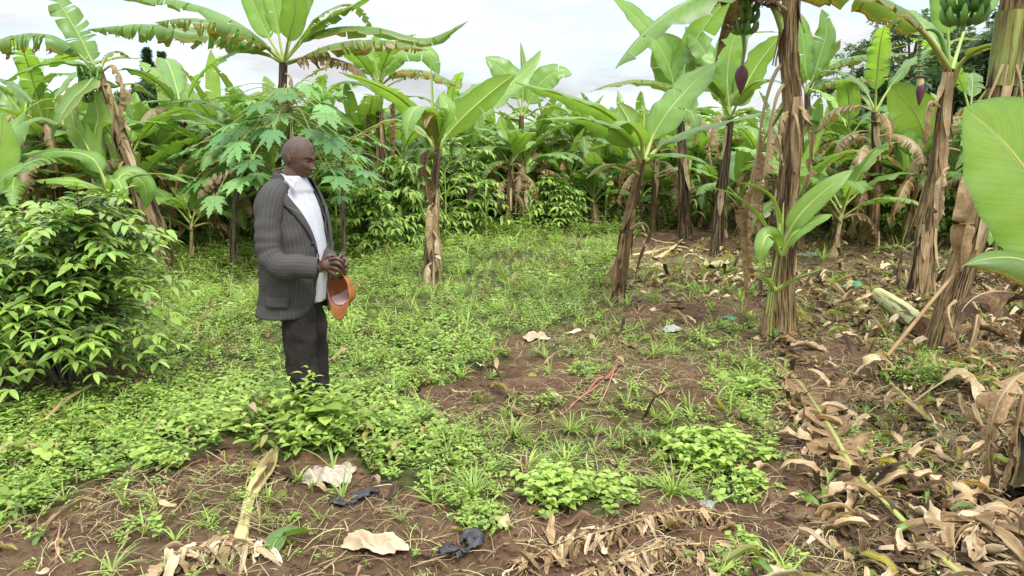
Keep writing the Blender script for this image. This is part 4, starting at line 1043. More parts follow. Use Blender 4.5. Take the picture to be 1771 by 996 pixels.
p.dry([(492, 112), (545, 98, -.2), (590, 104, -.3), (628, 126, -.4), (648, 158, -.4)], .3, tears=26, age=.55, droop=2.0, fold=0.0)
p.dry([(490, 125), (504, 135, -.1), (508, 170, -.1), (506, 215, -.1)], .12, tears=12, mess=.5)

# C
p = Plant('banana plant with slim banded trunk and yellowed torn leaves behind the glossy shrubs', (668, 416))
p.stem([(668, 416), (661, 300), (656, 210), (655, 150)], .10, .075, age=.45, strips=14)
p.leaf([(655, 152), (640, 120), (600, 110), (560, 118), (520, 140)], .24, age=.6, tears=20, gap=.3)
p.leaf([(655, 150), (690, 125, -.3), (740, 125, -.6), (800, 150, -.9)], .30, age=.66, tears=24, droop=1.8, gap=.3)
p.leaf([(655, 150), (685, 95), (735, 90), (760, 130)], .26, age=.3, tears=2, up=FRONT)
p.leaf([(655, 150), (650, 110), (645, 95), (655, 60)], .26, age=.2, up=FRONT)
p.libs((655, 152), 5, sc=.9)
p.dry([(655, 160), (678, 160), (684, 220), (680, 290)], .14, tears=14)
p.dry([(655, 170), (638, 180), (632, 240), (640, 300)], .14, tears=14, age=.3)
# E
p = Plant('small banana plant with dark slim trunk between two glossy shrubs at the far grass edge', (897, 392))
p.stem([(897, 392), (898, 330), (900, 260), (902, 200)], .085, .06, age=.2, strips=16, strip_age=(.5, 1), hi=.6)
p.leaf([(900, 255), (885, 235, -.3), (872, 225, -.4), (864, 200, -.4)], .22, age=.15, up=FRONT, pet=.1)
p.leaf([(902, 205), (890, 150), (868, 120), (838, 98)], .34, age=.35, up=FRONT, pet=.25)
p.leaf([(902, 205), (905, 140), (903, 100), (900, 72)], .12, age=.1, fold=1.0, pet=.2)
p.leaf([(902, 205), (930, 150), (960, 125), (990, 128)], .34, age=.3, up=FRONT, pet=.2)
p.leaf([(902, 205), (880, 180), (850, 165), (815, 185)], .32, age=.4, tears=2)
p.leaf([(902, 205), (940, 185), (975, 190), (1005, 215)], .3, age=.45, tears=3)
p.leaf([(902, 260), (915, 268, -.2), (920, 280, -.3), (910, 300, -.4)], .16, age=.1, up=FRONT, pet=.1)
p.dry([(902, 260), (925, 262, -.2), (940, 280, -.3), (925, 300, -.3)], .18, tears=3, age=.4)
p.dry([(900, 265), (884, 270, -.2), (882, 320, -.2), (888, 380, -.2)], .14, tears=8, age=.4)
p = Plant('stubby banana plant with short blackish stem behind the leaning young plant', (1040, 386))
p.stem([(1040, 386), (1042, 340), (1046, 300)], .10, .06, age=.15, strips=8)
p.leaf([(1046, 300), (1030, 270), (990, 285), (950, 302)], .2, age=.5, tears=3)
p.leaf([(1046, 300), (1055, 240), (1080, 205), (1110, 190)], .3, age=.3)
p.leaf([(1046, 300), (1030, 240), (1005, 205), (975, 185)], .3, age=.25, up=FRONT)
p.libs((1046, 300), 4, sc=.85)

# R, S, T, U: low broad leaves at the left
p = Plant('young banana plant holding up one broad dark green leaf, left of the papaya tree', (276, 425))
p.stem([(276, 425), (270, 340), (266, 272)], .06, .035, age=.7, mat=M_STEMG, strips=6)
p.leaf([(266, 275), (270, 240), (284, 210), (318, 172)], .30, age=.3, up=(.2, .85, .4), pet=.08, fold=.15, droop=.2)
p.leaf([(266, 275), (245, 225), (225, 190), (215, 150)], .16, age=.3, pet=.25)
p.leaf([(266, 275), (300, 245), (340, 228), (390, 240)], .2, age=.45, tears=3)
p.leaf([(266, 275), (245, 240, -.3), (215, 250, -.5), (185, 300, -.6)], .2, age=.55)
p = Plant('banana plant with one very broad pale leaf lifted towards the conifer', (352, 402))
p.stem([(352, 402), (350, 320), (347, 235)], .09, .05, age=.35, strips=8)
p.leaf([(347, 235), (344, 195), (320, 160, -.1), (282, 132, -.2), (240, 106, -.3)], .38, age=.22, pet=.12, up=(.25, -.5, .85), fold=.1, tears=1)
p.leaf([(350, 235), (368, 190), (367, 140), (364, 84)], .18, age=.04, pet=.3, up=FRONT, fold=.1, droop=.1)
p.leaf([(350, 235), (385, 195), (420, 190), (460, 220)], .25, age=.35, tears=2)
p.leaf([(350, 235), (330, 215), (290, 225), (255, 255)], .24, age=.4, tears=2)
p.libs((350, 235), 3, sc=.8)
p = Plant('low banana clump with long pale horizontal leaves behind the shrub at the edge', (150, 500), dy=.1)
p.stem([(150, 500), (165, 420), (190, 335)], .08, .045, age=.5, strips=8)
p.leaf([(190, 338), (165, 322, -.2), (120, 312, -.4), (58, 312, -.5)], .15, age=.22, pet=.1, droop=.4, up=(0, -.4, .9))
p.leaf([(190, 338), (180, 305, .2), (145, 300, .3), (95, 312, .4)], .17, age=.45, pet=.15, tears=2)
p.leaf([(190, 335), (160, 275, 0), (100, 262, -.1), (38, 272, -.2)], .17, age=.35, pet=.2, up=(0, -.4, .9))
p.leaf([(192, 335), (230, 305, .1), (285, 302, .2), (330, 318, .2)], .13, age=.3, pet=.2)
p.leaf([(192, 335), (215, 300, .3), (250, 320, .4), (252, 362, .4)], .16, age=.3, pet=.2, up=FRONT)
p.leaf([(190, 335), (200, 310, -.2), (212, 330, -.3), (215, 355, -.3)], .1, age=.2, pet=.1)
p.leaf([(190, 335), (150, 250, .4), (130, 215, .6), (120, 170, .7)], .3, age=.12, up=BACK)
p.leaf([(190, 335), (165, 240, .6), (170, 200, .8), (160, 150, .9)], .26, age=.12, up=BACK)
p = Plant('banana plant half cut by the picture edge with upright lime leaf beside the hill', (-25, 520))
p.stem([(-25, 520), (-30, 430), (-28, 350)], .09, .06, age=.5, strips=8)
p.leaf([(-28, 350), (-15, 300), (-2, 255), (4, 198)], .24, age=.08, up=BACK, pet=.1, fold=.1, droop=.1)
p.leaf([(-28, 350), (-10, 325, -.3), (15, 300, -.4), (42, 290, -.5)], .22, age=.35, up=(0, -.6, .7))
p.leaf([(-28, 350), (0, 260, .5), (60, 205, .8), (130, 225, 1.0)], .25, age=.4, tears=2)
p.leaf([(-28, 350), (10, 240, .9), (60, 180, 1.2), (110, 170, 1.3)], .26, age=.3, tears=2)
p.libs((-28, 350), 3, sc=.8)
# right side: banana with torn horizontal leaves between K and L
p = Plant('banana plant with pale feathery torn leaves between the blackened trunk and the flowering plant', (1405, 392), dy=0)
p.stem([(1405, 392), (1402, 320), (1398, 240), (1396, 160)], .10, .07, age=.3, strips=12)
p.leaf([(1396, 165), (1410, 135, -.3), (1460, 105, -.6), (1520, 95, -.9), (1575, 92, -1.1)], .30, age=.56, tears=26, tdroop=.8, droop=1.5, gap=.3)
p.leaf([(1396, 165), (1415, 150, -.6), (1460, 138, -1.0), (1540, 135, -1.4)], .32, age=.64, tears=26, tdroop=1.0, droop=1.8, gap=.3)
p.leaf([(1396, 165), (1392, 100), (1385, 50), (1372, 10)], .28, age=.4, up=FRONT)
p.leaf([(1396, 165), (1420, 90), (1430, 50), (1420, 15)], .3, age=.5, up=FRONT)
p.leaf([(1396, 165), (1440, 90), (1450, 70), (1440, 100)], .26, age=.5)
p.leaf([(1396, 165), (1440, 110, .3), (1500, 95, .5), (1580, 75, .6)], .22, age=.25)
p.leaf([(1400, 300), (1395, 260, -.3), (1405, 215, -.3), (1418, 180, -.3)], .18, age=.3, up=FRONT, pet=.1)
p.libs((1396, 165), 3, sc=.85)

# ------------------------------------------------------------------ rows of banana plants behind
PROT = [bg_proto(H, r, l, n, d) for H, r, l, n, d in ((.7, .055, .08, 8, 1), (1.05, .065, .1, 9, 1), (1.35, .08, .06, 10, 2), (1.75, .09, .1, 10, 3), (2.15, .10, .08, 10, 4))]
used = set()
def region(px):
    for lim, t_ in ((60, 'beside the hill'), (180, 'behind the straw coloured trunk'), (300, 'beneath the conifers'), (400, 'behind the lower papaya tree'), (520, 'behind the tallest banana crown'), (640, 'behind the man and the maize clump'), (740, 'behind the slim banded trunk'), (860, 'behind the ragged young plant'), (960, 'behind the small dark stem'), (1060, 'under the open sky'), (1150, 'behind the leaning young plant'), (1260, 'behind the two dark trunks'), (1345, 'behind the shredded dead leaves'), (1440, 'behind the blackened trunk'), (1560, 'behind the bushy lime sucker'), (1700, 'behind the flowering plant'), (3000, 'behind the hut')):
        if px < lim: return t_
BG = []
for (y0, n_, lo, hi, ks) in ((11.5, 9, -160, 470, (0, 1, 2)), (13.0, 9, -160, 600, (0, 1, 2, 3)), (15.0, 22, -160, 760, (1, 2, 3)), (16.3, 17, 720, 1560, (0, 1, 2)), (18.0, 38, -160, 1600, (1, 2, 3)), (21.5, 36, -120, 1560, (2, 3, 3)), (26, 28, -100, 1500, (3, 3, 4)), (32, 30, -100, 1500, (3, 4, 4))):
    for i in range(n_): BG.append((lo + (hi - lo) * (i + rng.uniform(.1, .9)) / n_, y0 + rng.uniform(-.8, .8) * (y0 / 15), int(rng.choice(ks)), rng.uniform(.9, 1.12)))
BG += [(985, 17.5, 4, .85), (1045, 18.5, 4, .9), (1120, 18, 4, .85), (940, 20, 4, .95), (820, 19, 4, .85)]
BG += [(1395, 12.2, 1, .9), (1455, 11.6, 0, 1.1), (1500, 13.2, 2, 1.0), (1520, 15.5, 3, 1.0), (1580, 12.6, 2, 1.0), (1640, 14.8, 3, 1.0), (1700, 13.0, 2, .95), (1430, 16, 3, 1.05), (1330, 16.5, 3, 1.05), (1270, 19, 4, 1.0), (1180, 20, 4, .95), (1110, 23, 4, 1.05), (1420, 21, 4, 1.05), (1340, 24, 4, 1.1),
       (620, 18.5, 4, .9), (700, 20, 4, .95), (790, 20.5, 4, .95), (860, 24, 4, 1.1), (950, 24, 4, 1.1), (1010, 21, 4, .85), (1070, 26, 4, 1.15), (640, 25, 4, 1.15), (740, 26, 4, 1.15), (340, 17, 4, .95), (230, 16, 4, .9), (110, 16.5, 4, .9), (420, 18, 4, 1.0), (20, 15.5, 4, .9)]
BG += [(1800, 11.5, 3, 1), (1870, 9, 2, 1), (1740, 13.2, 1, 1.0), (1285, 14.2, 0, 1.2), (1480, 14.5, 0, 1.2), (1370, 15, 0, 1.2)]
for px_, Y_, k_, sc_ in BG:
    c = P(px_, 300, Y_); base = (c[0], Y_ + 0.0, float(terr(c[0], Y_)))
    if k_ not in used: o = PROT[k_]; used.add(k_)
    else: o = copy_tree(PROT[k_])
    o.location = base; o.rotation_euler = (0, 0, rng.random() * 6.28); o.scale = (sc_,) * 3
    row = 'nearer' if Y_ < 14.3 else ('middle row' if Y_ < 19.5 else 'far')
    sz = 'low' if k_ < 2 else ('tall' if k_ > 2 else 'medium')
    lab = f'{sz} green banana plant, {row} ranks, {region(px_)}'
    tag(o, lab, 'banana plant', f'{sz} {row} banana plants {region(px_)}')

# ------------------------------------------------------------------ shrubs
def shrub_thing(name, label, cat, group, loc, H, Rd, nleaf, k=4, **kw):
    t = thing(name, label, cat, loc, rng.random() * 6, group)
    w, l = shrub(H, Rd, nleaf, k=k, **kw)
    build('branches', w, M_BARK, t); build('foliage', l, M_COF, t)
    return t
b = G(118, 668)
sh = shrub_thing('coffee_shrub', 'big leafy coffee shrub with glossy drooping leaves beside the grass path, nearest of all shrubs', 'shrub', None, b, 1.28, .74, 7200, k=4, LL=.112, WW=.042, stems=12, droop=.6, age=(.05, .95), low=.25, splay=.75)
b = G(-60, 640)
sh2 = shrub_thing('coffee_shrub', 'glossy coffee shrub at the picture edge merging with the nearest shrub', 'shrub', None, b, 1.15, .6, 4200, k=4, LL=.112, WW=.042, stems=9, droop=.6, age=(.05, .95), low=.2, splay=.75)
SP = [shrub_thing('glossy_shrub', None, 'shrub', None, (0, 0, 0), H, Rd, n, k=3, LL=L_, WW=W_, droop=d_, low=.08, stems=6, age=(.0, .85), splay=.5) for H, Rd, n, L_, W_, d_ in ((1.7, .75, 1900, .19, .065, 1.2), (1.2, .7, 1700, .16, .06, .8), (2.0, .85, 2200, .18, .06, .9))]
SHR = [((640, 438), 1, 1.0, 'bushy shrub with drooping glossy leaves just beyond the man at his hands'),
 ((705, 425), 0, 1.0, 'shrub with long drooping leaves directly left of the ragged stemmed young plant'),
 ((800, 408), 2, 1.0, 'tall glossy shrub directly right of the ragged stemmed young plant'),
 ((965, 398), 1, 1.05, 'round dark glossy shrub right of the small dark stemmed banana plant'),
 ((850, 385), 0, 1.0, 'glossy shrub hanging long leafy twigs over the far grass edge'),
 ((1505, 402), 1, 1.1, 'dark glossy shrub on the litter between the blackened trunk and the flowering plant'),
 ((1655, 425), 1, .9, 'shrub with dark leaves right behind the flowering banana plant'),
 ((1760, 430), 1, 1.0, 'leafy shrub near the mud hut at the edge'),
 ((1575, 385), 2, .9, 'tall shrub with dark leaves in front of the hut roof'),
 ((1135, 372), 1, .9, 'dark glossy shrub behind the banana plant with straight dark trunk'),
 ((315, 432), 1, .8, 'low shrub under the papaya leaves left of the man'),
 ((430, 425), 0, .75, 'shrub with drooping leaves close behind the man'),
 ((570, 420), 2, .85, 'tall shrub close to the right of the man')]
su = set()
for base, k_, sc_, lab in SHR:
    o = SP[k_] if k_ not in su else copy_tree(SP[k_]); su.add(k_)
    g0 = G(*base); o.location = tuple(g0); o.rotation_euler = (0, 0, rng.random() * 6.28); o.scale = (sc_,) * 3
    tag(o, lab, 'shrub', 'glossy shrubs bordering the clearing')
for i in range(40):
    px_ = -100 + i * 48 + rng.uniform(-24, 24); Y_ = rng.uniform(16.5, 23)
    if px_ > 1000 and i % 2: continue
    o = copy_tree(SP[int(rng.integers(3))]); c = P(px_, 300, Y_); o.location = (c[0], Y_, 0); s_ = rng.uniform(.55, 1.05); o.scale = (s_,) * 3; o.rotation_euler = (0, 0, rng.random() * 6)
    tag(o, f'far undergrowth shrub {region(px_)}, partly hidden', 'shrub', f'far undergrowth shrubs {region(px_)}')

# maize-like tall grass clumps
def maize(H=1.5):
    t = thing('maize_plant', None, 'maize', (0, 0, 0)); g = Geo(); tube(g, [[0, 0, 0], [.02, 0, H * .5], [0, .02, H]], [.014, .012, .005], ns=6, n=8, C=(0, 0, .6, .3)); build('stalk', g, M_RIB, t)
    g = Geo()
    for i in range(11):
        a = i * PI + rng.normal(0, .4); z = H * (.1 + .085 * i); l = rng.uniform(.5, .8)
        pp = spline(np.array(arc_pts(l, 1.15, 2.4, az=a, base=(0, 0, z))), 10); s = np.array([-math.sin(a), math.cos(a), 0]); w = .032 * np.sin(np.linspace(.25, PI, 11)) ** .6
        nn = np.array([0, 0, 1])
        V = np.stack([pp - s * w[:, None] + nn * (w * .4)[:, None], pp, pp + s * w[:, None] + nn * (w * .4)[:, None]], 1)
        C = np.zeros((11, 3, 4)); C[..., 0] = np.linspace(0, 1, 11)[:, None]; C[..., 1] = [1, 0, 1]; C[..., 2] = rng.random(); C[..., 3] = rng.uniform(.35, .7)
        g.add(V.reshape(-1, 3), grid_faces(11, 3), C.reshape(-1, 4))
    build('foliage', g, M_WEED, t); return t
mz = maize()
for i, (px_, py_, s_) in enumerate([(598, 440, 1.0), (625, 436, .9), (582, 432, 1.05), (610, 425, 1.1), (318, 428, .8), (300, 440, .7), (340, 420, .9), (395, 424, .8), (650, 428, .8), (420, 415, 1.0), (240, 452, .8), (365, 440, .6)]):
    o = mz if i == 0 else copy_tree(mz); o.location = tuple(G(px_, py_)); o.scale = (s_,) * 3; o.rotation_euler = (0, 0, rng.random() * 6)
    if px_ > 560: tag(o, 'maize plant with arching strap leaves in the clump at the right of the man', 'maize', 'maize clump by the man')
    else: tag(o, 'maize plant with strap leaves scattered among shrubs left of the man', 'maize', 'maize left of the man')

for i in range(34):
    px_ = -120 + i * 50 + rng.uniform(-22, 22); Y_ = rng.uniform(12.8, 15.2) if not 480 < px_ < 560 else 15.5
    if px_ > 900: Y_ += 1.6
    o = copy_tree(mz); c = P(px_, 300, Y_); o.location = (c[0], Y_, float(terr(c[0], Y_))); s_ = rng.uniform(.5, .95); o.scale = (s_,) * 3; o.rotation_euler = (0, 0, rng.random() * 6)
    tag(o, f'strap leaved maize plant at the far clearing edge, {region(px_)}', 'maize', f'far maize plants {region(px_)}')
TP = []
for H_, r_ in ((1.7, .085), (2.2, .10)):
    t = thing('dead_banana_trunk', None, None)
    stem_part(t, [[0, 0, -.05], [.04, 0, H_ * .5], [.12, .05, H_]], r_, r_ * .7, age=.3, strips=18, strip_age=(.3, 1.0), peel=.08)
    for i in range(8): place_lib(t, 3, np.array([.12, .05, H_ - .1 * i]), i * 2.4, rng.uniform(.7, 1.0))
    for i in range(3): place_lib(t, 1, np.array([.12, .05, H_]), i * 2.1, rng.uniform(.8, 1.0))
    TP.append(t)
tu = set()
for px_, Y_, lab in ((232, 11.5, 'left of the lower papaya tree'), (385, 12.3, 'between the papaya trees'), (448, 12.6, 'just left of the man at shoulder height'), (100, 11.5, 'behind the low banana clump'), (625, 14.0, 'behind the maize clump'), (690, 14.5, 'right of the slim banded trunk'), (880, 15.5, 'behind the small dark stemmed plant'), (1135, 15.5, 'left of the straight dark trunk'), (1300, 15, 'behind the long shredded dead leaves'), (40, 13, 'at the edge under the hill'), (330, 13.5, 'behind the broad pale leaf'), (560, 14.5, 'right of the head of the man'), (1085, 18.0, 'behind the yellow leaf of the leaning young plant'), (1215, 16.5, 'between the two dark trunks'), (1455, 13.6, 'behind the bushy lime sucker'), (1520, 12.4, 'behind the green shoot'), (1340, 13.4, 'close behind the blackened trunk'), (790, 18.5, 'behind the tall glossy shrub'), (1675, 12.2, 'between the flowering plant and the rightward leaning plant')):
    k_ = int(rng.integers(2)); o = TP[k_] if k_ not in tu else copy_tree(TP[k_]); tu.add(k_); c = P(px_, 300, Y_); o.location = (c[0], Y_, float(terr(c[0], Y_))); o.rotation_euler = (0, 0, rng.random() * 6); s_ = rng.uniform(.8, 1.05); o.scale = (s_,) * 3
    tag(o, f'banana trunk hung with withered brown leaves {lab}', 'banana plant', 'withered banana trunks behind the clearing')

# ------------------------------------------------------------------ papaya trees
def papaya(label, base, crown, r, n, size, Y=None, rad=(.5, 1.1), zr=(-1.2, .25), seed=0):
    b = G(*base); c = P(crown[0], crown[1], b[1]); t = thing('papaya_tree', label, 'papaya tree', b, 0, 'papaya trees behind the man')
    g = Geo(); loc = c - b
    tube(g, [[0, 0, -.05], loc * [.3, .3, .5], loc, loc + [0, 0, .12]], [r * 1.3, r, r * .8, r * .5], ns=10, n=20, C=(0, 0, .5, .35), lump=.12)
    build('trunk', g, M_BARK, t)
    for i in range(n):
        f = (i + .5) / n; a = i * 2.4 + rng.normal(0, .2); rd = rng.uniform(*rad) * (.55 + .6 * f)
        z = loc[2] + zr[1] + (zr[0] - zr[1]) * f ** 1.1 + rng.normal(0, .06)
        end = np.array([loc[0] + math.cos(a) * rd, loc[1] + math.sin(a) * rd, z])
        st = loc - [0, 0, .25 * f]
        q = Geo(); mid = (st + end) / 2 + [0, 0, .12]
        tube(q, [st, mid, end], [.008, .006, .005], ns=5, n=8, C=(0, 0, .2, .6), m=1)
        palmate(q, end, a, size * rng.uniform(.8, 1.15), (0, 0, rng.random(), rng.uniform(.1, .75)), tilt=rng.uniform(.1, .7), droop=rng.uniform(.2, .6))
        build('leaf', q, [M_PAP, M_RIB], t)
    return t
papaya('papaya tree with dark slender trunk rising directly behind the man, lobed leaves', (508, 466), (500, 168), .055, 64, .30, rad=(.4, 1.35), zr=(-1.15, .15))
papaya('lower papaya tree left of the man with a narrow trunk and lobed leaves', (402, 468), (425, 250), .04, 40, .26, rad=(.3, 1.0), zr=(-.75, .25))
papaya('small papaya tree right of the man at head height with pale lobed leaves', (595, 460), (592, 262), .035, 26, .21, rad=(.3, .8), zr=(-.7, .25))

# ------------------------------------------------------------------ trees beyond
def tree(name, label, base, H, Rc, clumps, per, Y=None, leaf=.16, cz=.62, flat=.75, cat='tree', group=None, age=(.2, .9), openness=.0, droop=.6):
    t = thing(name, label, cat, base, 0, group); g = Geo(); lf = Geo()
    cr_c = np.array([0, 0, H * cz]); tips = []
    tube(g, [[0, 0, -.2], [.1, 0, H * .3], [0, .1, H * .62]], [H * .035, H * .026, H * .015], ns=9, n=14, C=(0, 0, .5, .4), lump=.15)
    for i in range(clumps):
        d = norm(rng.normal(0, 1, 3)); d[2] = abs(d[2]) * 1.1 - .35; rr = Rc * rng.uniform(.45, 1.0)
        tips.append(cr_c + d * [rr, rr, rr * flat])
    for tp in tips[:26]:
        s0 = np.array([0, 0, H * rng.uniform(.3, .6)]); tube(g, [s0, (s0 + tp) / 2 + [0, 0, .2], tp], [H * .010, H * .006, H * .002], ns=5, n=8, C=(0, 0, .5, .4))
    cr = []
    T = []
    for v in range(4):
        q = Geo()
        for j in range(7):
            a = j * 2.4; simple_leaf(q, [math.cos(a) * .03, math.sin(a) * .03, .02 * j], [math.cos(a), math.sin(a), rng.uniform(-.3, .6)], 1.0, .42, (0, 0, rng.random(), .5), k=2, droop=droop)
        T.append(q)
    pos = []
    for tp in tips:
        m_ = int(per * rng.uniform(.5, 1.4)); q = rng.normal(0, 1, (m_, 3)); q = q / np.linalg.norm(q, axis=1, keepdims=True) * (rng.random((m_, 1)) ** .45) * Rc * rng.uniform(.2, .36) * [1, 1, .75]
        pos.append(tp + q)
    pos = np.vstack(pos); n = len(pos)
    scatter(lf, T, pos, rng.random(n) * 6.3, rng.random(n) * 1.3, leaf * rng.uniform(.6, 1.2, n), tint=rng.random(n), age=rng.uniform(*age, n) - .5)
    build('trunk', g, M_BARK, t); build('crown', lf, M_TREE, t); return t
def at(px, Y): c = P(px, 300, Y); return (c[0], Y, 0.0)
tree('broadleaf_tree', 'dense dark green broadleaf tree filling the space behind the leaning trunk', at(1690, 17), 4.6, 2.6, 60, 90, leaf=.2, cz=.58)
tree('broadleaf_tree', 'dark leafy tree just left of the flowering banana plant, half as wide as its neighbour', at(1560, 20), 4.6, 1.6, 34, 70, leaf=.18, cz=.6)
tree('broadleaf_tree', 'tall airy tree with thin crown showing sky above the flower bud', at(1560, 26), 7.4, 2.2, 36, 26, leaf=.17, cz=.68, age=(0, .6))
tree('broadleaf_tree', 'small airy tree peeking out between the blackened trunk and the feathery torn leaves', at(1462, 27), 5.6, 1.3, 20, 24, leaf=.16, cz=.7, age=(0, .6))
tree('broadleaf_tree', 'wide dark tree at the far right edge behind the mud hut', at(1860, 16), 5.4, 2.6, 50, 80, leaf=.2)
tree('broadleaf_tree', 'rounded dark tree beneath the conifers on the horizon', at(268, 52), 7.6, 2.1, 30, 50, leaf=.3, cz=.66)
def conifer(label, base, H, Rb):
    t = thing('conifer', label, 'conifer', base, 0, 'conifers on the horizon'); g = Geo(); tube(g, [[0, 0, 0], [0, 0, H]], [H * .02, .02], ns=6, n=4, C=(0, 0, .5, .4)); build('trunk', g, M_BARK, t)
    lf = Geo(); T = []
    q = Geo()
    for j in range(6):
        a = j * 2.4; simple_leaf(q, [0, 0, .02 * j], [math.cos(a), math.sin(a), rng.uniform(.1, 1.2)], 1.0, .3, (0, 0, rng.random(), .9), k=2, droop=.3)
    n = 900; z = rng.random(n) ** .8; a = rng.random(n) * 6.3; rr = Rb * (1 - z) ** .7 * (.55 + .45 * rng.random(n)) * (1 + .25 * np.sin(z * 40) + .2 * np.sin(a * 3 + z * 9)) + .05
    scatter(lf, [q], np.stack([np.cos(a) * rr, np.sin(a) * rr, H * (.15 + .85 * z)], -1), a, rng.random(n) * .5, .42 * rng.uniform(.6, 1.2, n), tint=rng.random(n), age=np.full(n, -.25)); build('crown', lf, M_TREE, t)
conifer('taller dark conifer on the horizon, leftmost of the three conifers', at(271, 60), 9.6, 1.0)
conifer('middle one of the three dark conifers on the horizon, pointed top', at(296, 60), 9.3, 1.0)
conifer('lowest and rightmost of the three dark conifers on the horizon', at(317, 60), 8.5, 1.0)

# ------------------------------------------------------------------ mud hut far right
def box(g, c, s, C=(0, 0, .5, .5), m=0, rz=0):
    x, y, z = [q / 2 for q in s]; V = np.array([[i, j, k] for i in (-x, x) for j in (-y, y) for k in (-z, z)], float)
    cr_, sr_ = math.cos(rz), math.sin(rz); V = V @ np.array([[cr_, sr_, 0], [-sr_, cr_, 0], [0, 0, 1]]) + np.asarray(c)
    g.add(V, [[0, 1, 3, 2], [4, 6, 7, 5], [0, 4, 5, 1], [2, 3, 7, 6], [0, 2, 6, 4], [1, 5, 7, 3]], C, m)
hb = np.array(at(1830, 14.2))
hut = thing('mud_hut', 'reddish mud walled hut with low dark roof half hidden behind the leaning trunk', 'hut', hb)
g = Geo(); box(g, (0, 1.2, .85), (2.6, 2.2, 1.7)); box(g, (-.8, .09, .9), (.10, .03, 1.7)); box(g, (.7, .09, .9), (.10, .03, 1.7))
build('wall', g, simple('red_mud', (.30, .15, .09), rough=.95, col2=(.20, .10, .06), scale=5, bump=.8, dist=.02), hut, smooth=False)
g = Geo(); 
for k in range(190):
    x = rng.uniform(-1.5, 1.5); z = rng.normal(0, .025); tube(g, [[x, -.25 + rng.normal(0, .05), 1.62 + z], [x + rng.normal(0, .05), 1.2, 1.9 + z], [x, 2.6, 1.62 + z]], [.02, .025, .02], ns=4, n=4, C=(0, 0, rng.random(), .2))
build('roof', g, simple('dark_thatch', (.07, .055, .045), rough=.95, col2=(.03, .025, .02), scale=12), hut)
g = Geo(); box(g, (.0, .085, .75), (.62, .04, 1.4)); build('door', g, simple('dark_boards', (.06, .045, .035), rough=.9), hut, smooth=False)
g = Geo(); 
for x in (-1.55, 1.55):
    g = Geo(); tube(g, [[x, -.15, 0], [x, -.15, 1.75]], [.05, .045], ns=7, n=3, C=(0, 0, .5, .4)); build('post', g, M_BARK, hut)
# ------------------------------------------------------------------ the man
YM = 4.3
def MP(px, py, dy=0.0): return P(px, py, YM + dy)
ga = R(25); fwd = np.array([math.cos(ga), -math.sin(ga), 0]); lat = np.array([math.sin(ga), math.cos(ga), 0])
mb = MP(530, 757); mb[2] = float(terr(mb[0], mb[1]))
man = thing('person', 'bald man in grey pinstripe jacket and white shirt looking down, holding an orange cap', 'person', mb)
OM = np.array(man.location)

def skin_mat():
    m, nt, out = newmat('dark_skin'); q = NT(nt); o = q.n('ShaderNodeTexCoord').outputs['Object']
    c = q.ramp(q.noise(o, 22, 5, .6), [(.3, (.064, .032, .020)), (.7, (.115, .059, .037))])
    b = q.n('ShaderNodeBump', {'Strength': .25, 'Distance': .002, 'Height': q.noise(o, 180, 3, .6)})
    pb = q.n('ShaderNodeBsdfPrincipled', {'Base Color': c, 'Roughness': .43, 'Specular IOR Level': .5, 'Normal': b.outputs[0]})
    nt.links.new(pb.outputs[0], out.inputs[0]); return m
def cloth_mat(name, base, stripe=None, period=.02, duty=.09, rough=.9, var=.12, weave=900):
    m, nt, out = newmat(name); q = NT(nt); o = q.n('ShaderNodeTexCoord').outputs['Object']
    a = q.n('ShaderNodeAttribute', attribute_name='lc'); s3 = q.n('ShaderNodeSeparateColor', {0: a.outputs['Color']})
    n = q.noise(o, 9, 5, .6)
    c = q.ramp(n, [(.3, tuple(x * (1 - var) for x in base)), (.7, tuple(x * (1 + var) for x in base))])
    if stripe:
        fr = q.math('FRACT', q.math('MULTIPLY', s3.outputs[0], 1 / period))
        w = q.math('LESS_THAN', fr, duty); w = q.math('MULTIPLY', w, q.math('ADD', .35, q.math('MULTIPLY', q.noise(o, 60, 3, .6), .6)))
        c = q.mix(w, c, stripe)
    b = q.n('ShaderNodeBump', {'Strength': .5, 'Distance': .006, 'Height': q.math('ADD', q.noise(o, 14, 4, .55), q.math('MULTIPLY', q.noise(o, 260, 2), .12))})
    pb = q.n('ShaderNodeBsdfPrincipled', {'Base Color': c, 'Roughness': rough, 'Specular IOR Level': .2, 'Normal': b.outputs[0]})
    nt.links.new(pb.outputs[0], out.inputs[0]); return m
SKIN = skin_mat()
JACK = cloth_mat('pinstripe_wool', (.062, .059, .055), (.165, .158, .147), period=.0225, duty=.05)
SHIRT = cloth_mat('white_cotton', (.50, .51, .55), var=.05)
TROU = cloth_mat('dark_brown_trouser_cloth', (.026, .022, .020), var=.35)
def wrinkle(V, amp, sc, seed=0.0):
    return np.array([mnoise.fractal(Vector((v[0] * sc, v[1] * sc, v[2] * sc + seed)), 1.0, 2.0, 3) for v in V.reshape(-1, 3)]).reshape(V.shape[:-1]) * amp

